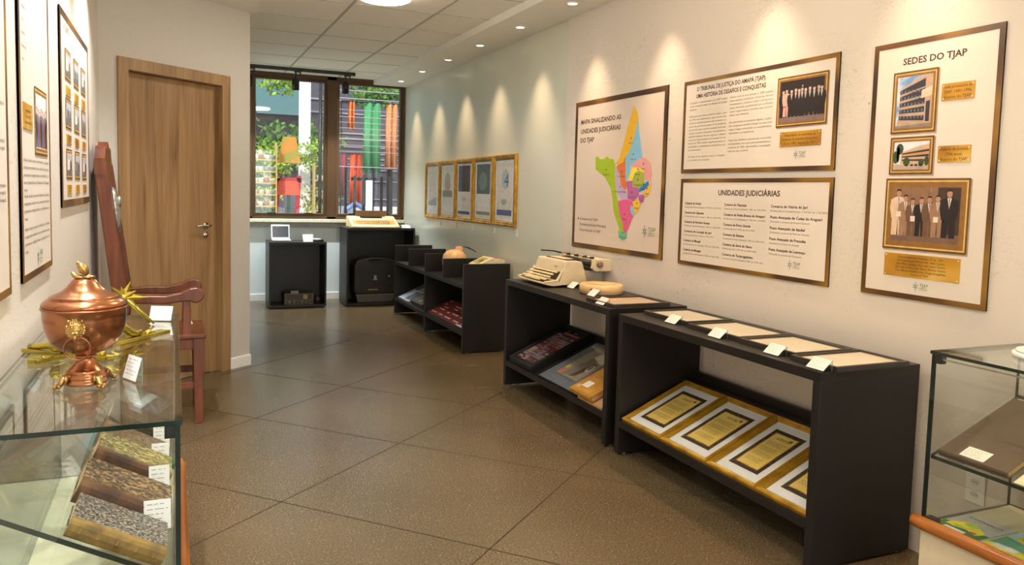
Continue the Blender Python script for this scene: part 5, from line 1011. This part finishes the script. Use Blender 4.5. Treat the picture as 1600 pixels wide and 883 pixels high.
# right showcase contents
RX = 2.264; SRA = math.atan2(.165, (2.700-.012)-(RX+.010)); ZR = (math.cos(SRA), 0, math.sin(SRA))
def on_right(x, y, lift=0.0): d = x-(RX+.010); return (x-math.sin(SRA)*lift, y, .580+math.tan(SRA)*d+math.cos(SRA)*lift+.0008)
Mlg = ramp_mat('dark brown cloth cover', [(.3, (.27, .22, .17)), (.7, (.36, .30, .24))], 6, .5)
t = book('ledger', 'large dark brown ledger leaning on the glass shelf of the right showcase', on_right(2.285, 1.695), XS, ZR, .225, .375, .022, Mlg, Mlg, edge=mat('tan page edge', (.72, .58, .38), .7))
t2 = thing('label_card', 'white label card lying on the large dark ledger', 'label', on_right(2.290, 1.628, .0240), X=(.02, -1, 0), Z=ZR)
MB().box(0, .078, -.001, 0, 0, .052, M_card).build('card', t2); m = MB(); scribble(m, .006, .072, .006, .046, 5, M_inkl, -.0013, 4, .3, .0014); m.build('lines', t2)
t = thing('document_page', 'cream printed page on the glass shelf at the right photo edge', 'document', on_right(2.278, 1.452), X=XS, Z=ZR)
MB().box(0, .21, -.001, 0, 0, .28, mat('cream page', (.86, .86, .74), .5)).build('page', t); m = MB(); scribble(m, .02, .19, .015, .27, 22, M_inkl, -.0013, 11, .15, .002); m.build('lines', t)
t = thing('green_leaflet', 'green and grey leaflet with yellow emblem on the right showcase tray', 'leaflet', (2.285, 1.712, .3515), X=XS, Z=(1, 0, 0))
m = MB(); m.box(0, .150, -.002, 0, 0, .205, mat('leaflet light grey', (.70, .72, .70), .4)); m.build('sheet', t, 0)
m = MB(); gr = mat('leaflet green', (.10, .48, .22), .4); yl = mat('leaflet yellow', (.92, .86, .18), .4); m.rect(0, .150, 0, .072, gr, -.0023); m.rect(.045, .105, .004, .045, M_card, -.0025) if False else m.rect(.03, .10, .006, .034, M_card, -.0026)
m.poly([(.015, .05), (.045, .045), (.085, .055), (.125, .04), (.135, .075), (.10, .10), (.07, .125), (.04, .11), (.02, .085)], yl, -.0027); m.oval(.075, .10, .025, .016, mat('leaflet lime', (.66, .82, .30), .4), -.0029); m.oval(.06, .06, .022, .010, mat('leaflet lime', (.66, .82, .3), .4), -.0029); m.oval(.11, .052, .012, .007, mat('leaflet red', (.78, .28, .16), .4), -.0030)
m.text('COMARCA', .075, .158, .013, mat('leaflet maroon', (.50, .20, .22), .5), w=.115, y=-.0027, align='c'); m.build('print', t)
t = thing('blue_leaflet', 'blue and green leaflet with yellow sun at the right photo edge', 'leaflet', (2.305, 1.550, .3515), X=XS, Z=(1, 0, 0))
MB().box(0, .150, -.002, 0, 0, .19, mat('leaflet pale blue', (.60, .80, .84), .4)).build('sheet', t); m = MB(); m.poly([(0, .03), (.06, .05), (.15, .03), (.15, .09), (.07, .10), (0, .12)], mat('leaflet sea green', (.30, .62, .50), .4), -.0023); m.poly([(0, .0), (.15, 0), (.15, .03), (.06, .045), (0, .025)], yl, -.0024); m.oval(.045, .135, .026, .022, yl, -.0025); m.oval(.045, .14, .010, .010, mat('leaflet ochre', (.66, .56, .26), .4), -.0027); m.oval(.11, .12, .02, .012, mat('leaflet blue', (.20, .45, .72), .4), -.0027); m.rect(.02, .09, .012, .04, mat('leaflet white', (.88, .92, .92), .4), -.0029); m.build('print', t)
t = thing('white_stack', 'rounded white disc box on top of the right glass showcase', 'box', (2.52, 1.52, .9225), 0)
MB().lathe([(0, 0), (.098, 0), (.104, .004), (.104, .012), (.100, .016), (0, .018)], M_nb, 40).build('body', t); MB().lathe([(0, .0182), (.095, .0182), (.092, .024), (0, .025)], M_nb, 40).build('lid', t)
t = thing('power_outlet', 'white wall power outlet seen through the right glass showcase', 'outlet', (W, 1.915, .290), RW)
MB().box(0, .075, -.009, 0, 0, .118, M_base).build('plate', t, .004); m = MB(); [m.poly([(.0375+.020*math.cos(a), c_+.013*math.sin(a)) for a in [q*math.pi/3 for q in range(6)]], mat('socket recess', (.80, .80, .79), .5), -.0096) for c_ in (.035, .083)]
[m.oval(.0375+dx, c_, .0022, .0022, M_blackd, -.0100, 8) for c_ in (.035, .083) for dx in (-.009, 0, .009)]; m.build('socket', t)

# ------------------------------------------------------------------ outside the window
m = MB(); m.box(-12, 20, B+.3, 34, -.62, -.5, mat('grey paving', (.62, .60, .57), .7)); struct('pavement', m)
t = thing('street_building', 'long grey building with a teal awning across the street', 'building', (4, 24, -.5), 0)
MB().box(-14, 12, 0, 4, 0, 7.5, mat('grey facade', (.36, .35, .40), .7, var=.1, scale=.6)).build('wall', t)
m = MB(); m.prism_x([(-1.6, 3.9), (0, 4.6), (0, 7.6), (-1.6, 7.3)], -8, .5, mat('teal awning', (.36, .50, .52), .6)); m.build('awning', t)
m = MB(); [m.box(-3+.9*q, -2.4+.9*q, -.05, 0, 2.2, 3.4, mat('dark opening', (.14, .14, .17), .5)) for q in range(8)]; m.build('window', t)
# outdoor stand with pots
M_rack = mat('pale rack wood', (.76, .66, .40), .6); M_pot = [mat('pot cream', (.90, .84, .68), .6), mat('pot white', (.93, .93, .90), .6), mat('pot grey', (.62, .66, .70), .6), mat('pot terracotta', (.76, .50, .36), .6)]; M_leaf = [mat('leaf bright', (.58, .70, .26), .6, var=.2, scale=8), mat('leaf mid', (.36, .52, .22), .6, var=.2, scale=8), mat('leaf yellow', (.80, .80, .38), .6, var=.2)]
rnd = random.Random(11)
def leaves(m, c, r, n, size, mt, rnd):
    for _ in range(n):
        a = rnd.uniform(0, 2*math.pi); b = math.asin(rnd.uniform(-1, 1)); q = rnd.uniform(.35, 1)
        p = Vector((c[0]+r[0]*q*math.cos(b)*math.cos(a), c[1]+r[1]*q*math.cos(b)*math.sin(a), c[2]+r[2]*q*math.sin(b)))
        u = Vector((rnd.gauss(0, 1), rnd.gauss(0, 1), rnd.gauss(0, 1))).normalized(); v = u.cross(Vector((rnd.gauss(0, 1), rnd.gauss(0, 1), .3))).normalized(); s_ = size*rnd.uniform(.6, 1.3)
        m.add([p, p+u*s_*.5+v*s_*.28, p+u*s_, p+u*s_*.5-v*s_*.28], [(0, 1, 2, 3)], mt)
pots = []
for i in range(6):
    o = thing('potted_plant', 'tiny potted plant on the outdoor plant racks', 'potted plant', (0, 0, -20), 0, 'tiny pots on the outdoor racks')
    m = MB(); mt = M_pot[i % 4]; m.lathe([(0, 0), (.040, 0), (.054, .070), (.058, .078), (.046, .078), (0, .068)], mt, 12); m.build('pot', o)
    m = MB(); leaves(m, (0, 0, .105), (.075, .06, .045), 26, .065, (M_leaf+[M_pot[0]])[i % 4], rnd); m.build('foliage', o); pots.append(o)
used = set()
def rack(label, x0, x1, y, zs, npot):
    t = thing('plant_rack', label, 'rack', ((x0+x1)/2, y, -.5), 0); w = (x1-x0)/2
    for z in zs: MB().box(-w, w, -.10, .10, z+.5-.02, z+.5, M_rack).build('shelf', t)
    for a in (-w-.02, w): MB().box(a, a+.02, -.10, .10, 0, zs[-1]+.8, M_rack).build('upright', t)
    for z in zs:
        for k in range(npot):
            px = x0+(x1-x0)*(k+.5)/npot+rnd.uniform(-.02, .02); i = rnd.randrange(6)
            if i not in used: used.add(i); pots[i].location = (px, y-.02, z+.001)
            else: dup(pots[i], (px, y-.02, z+.001))
# pane coordinates at depth 14 m
YO = 14.0
rack('wooden rack of small potted plants outside the left pane', 1.14, 1.62, YO, [.66, .86, 1.06, 1.26, 1.46, 1.66, 1.86], 5)
rack('second wooden rack of pots outside, right of the white column', 2.36, 2.74, YO+.4, [.72, .98, 1.26, 1.54], 3)
t = thing('white_column', 'white street column seen through the left window pane', 'column', (2.33, 15.4, -.5), 0); MB().box(-.10, .10, -.10, .10, 0, 4.2, mat('bright white paint', (.97, .97, .96), .5)).build('shaft', t, .01); MB().box(-.13, .13, -.13, .13, 0, .12, mat('bright white paint', (.97, .97, .96), .5)).build('plinth', t)
t = thing('market_stand', 'red framed market stand with orange cloth top outside the left pane', 'stand', (1.83, 14.2, -.5), 0); M_red = mat('red painted metal', (.72, .12, .20), .5)
for a, b in ((-.26, -.17), (.10, .19)): MB().hexa([(a, -.03, 0), (a+.07, -.03, 0), (a+.07, .03, 0), (a, .03, 0), (b, -.03, 2.1), (b+.07, -.03, 2.1), (b+.07, .03, 2.1), (b, .03, 2.1)], M_red).build('leg', t)
m = MB(); m.box(-.20, .27, -.03, .03, 1.98, 2.06, M_red); m.box(.02, .07, -.02, .02, .9, 2.1, mat('green post', (.10, .30, .22), .5)); m.build('cross_bar', t)
MB().hexa([(-.16, -.05, 1.75), (.24, -.05, 1.75), (.24, .05, 1.75), (-.16, .05, 1.75), (-.13, -.05, 2.0), (.20, -.05, 2.0), (.20, .05, 2.0), (-.13, .05, 2.0)], mat('coral fabric', (.90, .34, .24), .6)).build('side_cloth', t)
MB().hexa([(-.13, -.08, 2.32), (.25, -.08, 2.32), (.25, .08, 2.32), (-.13, .08, 2.32), (-.06, -.03, 2.78), (.16, -.03, 2.78), (.16, .03, 2.78), (-.06, .03, 2.78)], ramp_mat('orange cloth', [(.4, (.84, .50, .16)), (.6, (.55, .55, .16))], 5, .6)).build('top_cloth', t)
def shrub(name, label, x, y, z, parts, n, size, seed, trunk=None):
    t = thing(name, label, 'plant', (x, y, z), 0); r_ = random.Random(seed)
    for c, r, mt in parts: m = MB(); leaves(m, c, r, n, size, mt, r_); m.build('foliage', t)
    if trunk: MB().tube(trunk[0], trunk[1], trunk[2], 10).build('trunk', t)
shrub('street_tree', 'leafy street tree with purple-grey trunk outside the left pane', 1.62, 16.2, -.5, [((.5, 0, 2.9), (1.3, .4, .35), M_leaf[1]), ((.2, 0, 2.5), (.6, .4, .3), M_leaf[0]), ((.35, 0, 4.1), (.5, .4, .4), M_leaf[0])], 420, .13, 1, ([(-.05, 0, 0), (-.10, 0, 1.6), (-.16, 0, 3.0), (-.24, .02, 4.8)], [.09, .08, .07, .06], mat('purple grey bark', (.24, .19, .34), .8)))
shrub('climbing_plant', 'light green climbing plant beside the white column', 2.50, 14.9, .2, [((0, 0, .9), (.42, .15, .45), M_leaf[2]), ((-.05, 0, 1.8), (.35, .15, .35), M_leaf[0]), ((-.5, 0, 1.75), (.40, .15, .12), M_leaf[0])], 260, .09, 2, ([(0, 0, -.7), (0, 0, 1.9)], [.02, .015], mat('dark bark', (.20, .17, .15), .8)))
shrub('hanging_tree', 'dark green tree crown at the top of the right pane', 3.75, 15.5, 2.4, [((0, 0, .9), (.62, .4, .28), M_leaf[1])], 520, .12, 4, ([(.4, .3, -2.9), (.38, .3, 0), (.3, .2, .9)], [.07, .06, .05], mat('dark bark', (.20, .17, .15), .8)))
shrub('low_shrub', 'yellow-green low shrub at the right pane corner', 4.05, 14.6, -.5, [((0, 0, 1.25), (.16, .15, .32), M_leaf[2])], 160, .08, 5, ([(0, 0, 0), (0, 0, 1.2)], [.02, .015], mat('dark bark', (.20, .17, .15), .8)))
shrub('flowering_shrub', 'pale yellow-green flowering shrub left of the red market stand', 1.52, 14.9, -.5, [((0, 0, 1.9), (.45, .2, .5), M_leaf[2]), ((.1, 0, 2.25), (.5, .2, .2), M_leaf[0])], 230, .085, 9, ([(0, 0, 0), (0, 0, 1.9)], [.03, .02], mat('dark bark', (.20, .17, .15), .8)))
# hanging cloths, lines, fence, sign outside the right pane
def cloth(label, x, y, w, z0, z1, col, nm): 
    t = thing('hanging_cloth', label, 'cloth', (x, y, z1), 0); m = MB(); n = 14; vs = []
    for i in range(n+1):
        u = i/n; vs += [(w*(u-.5), .05*math.sin(u*14), 0), (w*(u-.5)*1.05, .06*math.sin(u*14+.6), z0-z1)]
    vs += [(a, b+.012, c) for a, b, c in vs]; k_ = 2*(n+1)
    fs = [(2*i, 2*i+1, 2*i+3, 2*i+2) for i in range(n)]+[(k_+2*i, k_+2*i+2, k_+2*i+3, k_+2*i+1) for i in range(n)]+[(2*i, 2*i+2, k_+2*i+2, k_+2*i) for i in range(n)]+[(2*i+1, k_+2*i+1, k_+2*i+3, 2*i+3) for i in range(n)]
    m.add(vs, fs, mat(nm, col, .7, var=.08, scale=3), True); m.build('fabric', t); MB().tube([(-w/2-.04, 0, 0), (w/2+.04, 0, 0)], .008, M_metalb, 8).build('hanger_bar', t)
def hang_rail(label, x0, x1, y, z):
    t = thing('clothes_rail', label, 'rail', ((x0+x1)/2, y, -.5), 0); w = (x1-x0)/2
    MB().tube([(-w, 0, z+.5), (w, 0, z+.5)], .012, M_metalb, 8).build('bar', t)
    for a in (-w, w): MB().tube([(a, 0, 0), (a, 0, z+.5)], .012, M_metalb, 8).build('post', t)
hang_rail('tall outdoor rail carrying the coloured cloths', 2.90, 4.42, 14.7, 3.04); hang_rail('low outdoor rail behind the fence', 2.76, 3.48, 15.25, 2.08)
cloth('green cloth hanging outside the right pane', 3.50, 14.7, .34, 1.70, 3.03, (.30, .60, .40), 'green cloth')
cloth('tall orange cloth hanging right of the green one', 3.88, 14.7, .24, 1.78, 3.03, (.86, .56, .36), 'orange fabric')
cloth('small orange cloth hanging at the left of the right pane', 3.10, 14.7, .13, 2.50, 3.03, (.86, .46, .20), 'small orange cloth')
cloth('crimson cloth hanging at the right end outside', 4.19, 14.7, .30, 1.55, 3.03, (.70, .22, .30), 'crimson cloth')
cloth('dark red cloth hanging low at the left of the right pane', 3.00, 15.25, .30, 1.25, 2.07, (.56, .20, .26), 'dark red cloth')
cloth('orange red cloth hanging low behind the fence', 3.32, 15.25, .26, 1.02, 2.07, (.90, .36, .22), 'orange red cloth')
t = thing('shutter_front', 'grey shopfront with pale horizontal slats outside the right pane', 'shopfront', (3.65, 17.2, -.5), 0)
MB().box(-1.0, 1.6, 0, .1, 0, 4.6, mat('slate shopfront', (.34, .32, .37), .6)).build('wall', t)
for z_ in (1.65, 2.05, 2.30, 2.42, 2.54, 2.66, 2.80, 2.98, 3.10, 3.52, 3.80): MB().box(-1.0, 1.6, -.04, 0, z_, z_+(.035 if z_ > 3.3 else .022), mat('pale slat', (.62, .58, .66), .5)).build('slat', t)
MB().box(-.9, 1.5, -.06, 0, 1.15, 1.5, mat('white panel', (.84, .84, .88), .5)).build('lower_panel', t)
t = thing('metal_fence', 'black iron bar fence outside the right pane', 'fence', (3.45, 14.0, -.5), 0)
for q in range(9): MB().box(-.62+q*.165, -.575+q*.165, -.018, .018, 0, 2.12 if q % 3 else 2.3, M_metalb).build('bar', t)
m = MB(); m.box(-.64, .74, -.015, .015, .82, .86, M_metalb); m.box(-.5, -.02, -.015, .015, 2.04, 2.10, M_metalb); m.build('rail', t)
t = thing('street_sign', 'white street sign on a pole outside the right pane', 'sign', (3.26, 13.9, -.5), 0); MB().box(-.06, .06, -.01, .01, 1.45, 2.05, mat('pale sign face', (.88, .94, .86), .5)).build('panel', t); MB().tube([(0, .02, 0), (0, .02, 2.0)], .020, M_nb, 10).build('pole', t)
t = thing('parked_scooter', 'blue and white round-topped object behind the fence', 'scooter', (3.12, 14.4, -.5), 0); MB().tube([(-.25, 0, 1.1), (-.18, 0, 1.5), (0, 0, 1.62), (.18, 0, 1.5), (.25, 0, 1.1)], .05, mat('pale blue metal', (.50, .60, .85), .4), 12).build('hood', t); MB().ball((0, .1, 1.15), (.2, .1, .26), mat('pink panel', (.88, .55, .62), .5), 16).build('body', t); MB().lathe([(0, 0), (.12, 0), (.10, .95), (0, .95)], mat('pink panel', (.88, .55, .62), .5), 16, cy=.1).build('stand', t)

t = thing('pane_glints', 'pale horizontal wires stretched across the right pane in front of the cloths', 'glints', (3.45, 13.75, -.5), 0)  # bars stand in for reflection-like lines on the window glass
for a in (-1.1, 1.25): MB().tube([(a, 0, 0), (a, 0, 4.2)], .03, M_metalb, 10).build('post', t)
for z_, r_ in ((1.78, .010), (2.05, .006), (2.16, .006), (2.27, .012), (2.36, .006), (2.46, .006), (2.56, .006), (2.66, .008), (2.78, .006), (2.98, .012), (3.12, .010), ): MB().tube([(-1.1, 0, z_+.5), (1.25, 0, z_+.5)], r_*.8, mat('wire grey', (.66, .63, .68), .5), 6).build('glint', t)

# ------------------------------------------------------------------ small pieces hang under the part they belong to
SUBS = {'lines': 'card', 'screen': 'lid', 'finial': 'lid', 'leaf_collar': 'lid', 'ring_handle': 'lion_mask', 'platen_knob': 'platen', 'loincloth': 'figure',
        'name_plate': 'long_beam', 'keyboard': 'base', 'latch': 'shell', 'name_strip': 'shell', 'dial': 'body', 'ribbon_window': 'body', 'medallion': 'back_panel', 'hinge_rod': 'front_pane', 'paper_bail': 'carriage', 'return_lever': 'carriage', 'spine': 'cover'}
def kind_of(o): return o.name.split('.')[0]
for root in [o for o in C.objects if o.parent is None and o.type == 'EMPTY']:
    kids = list(root.children); seen = {}
    for ch in kids:
        want = SUBS.get(kind_of(ch))
        if not want: continue
        cand = [k for k in kids if kind_of(k) == want and k.type == 'MESH']
        if cand:
            i = seen.get(kind_of(ch), 0); seen[kind_of(ch)] = i+1; ch.parent = cand[min(i, len(cand)-1)]
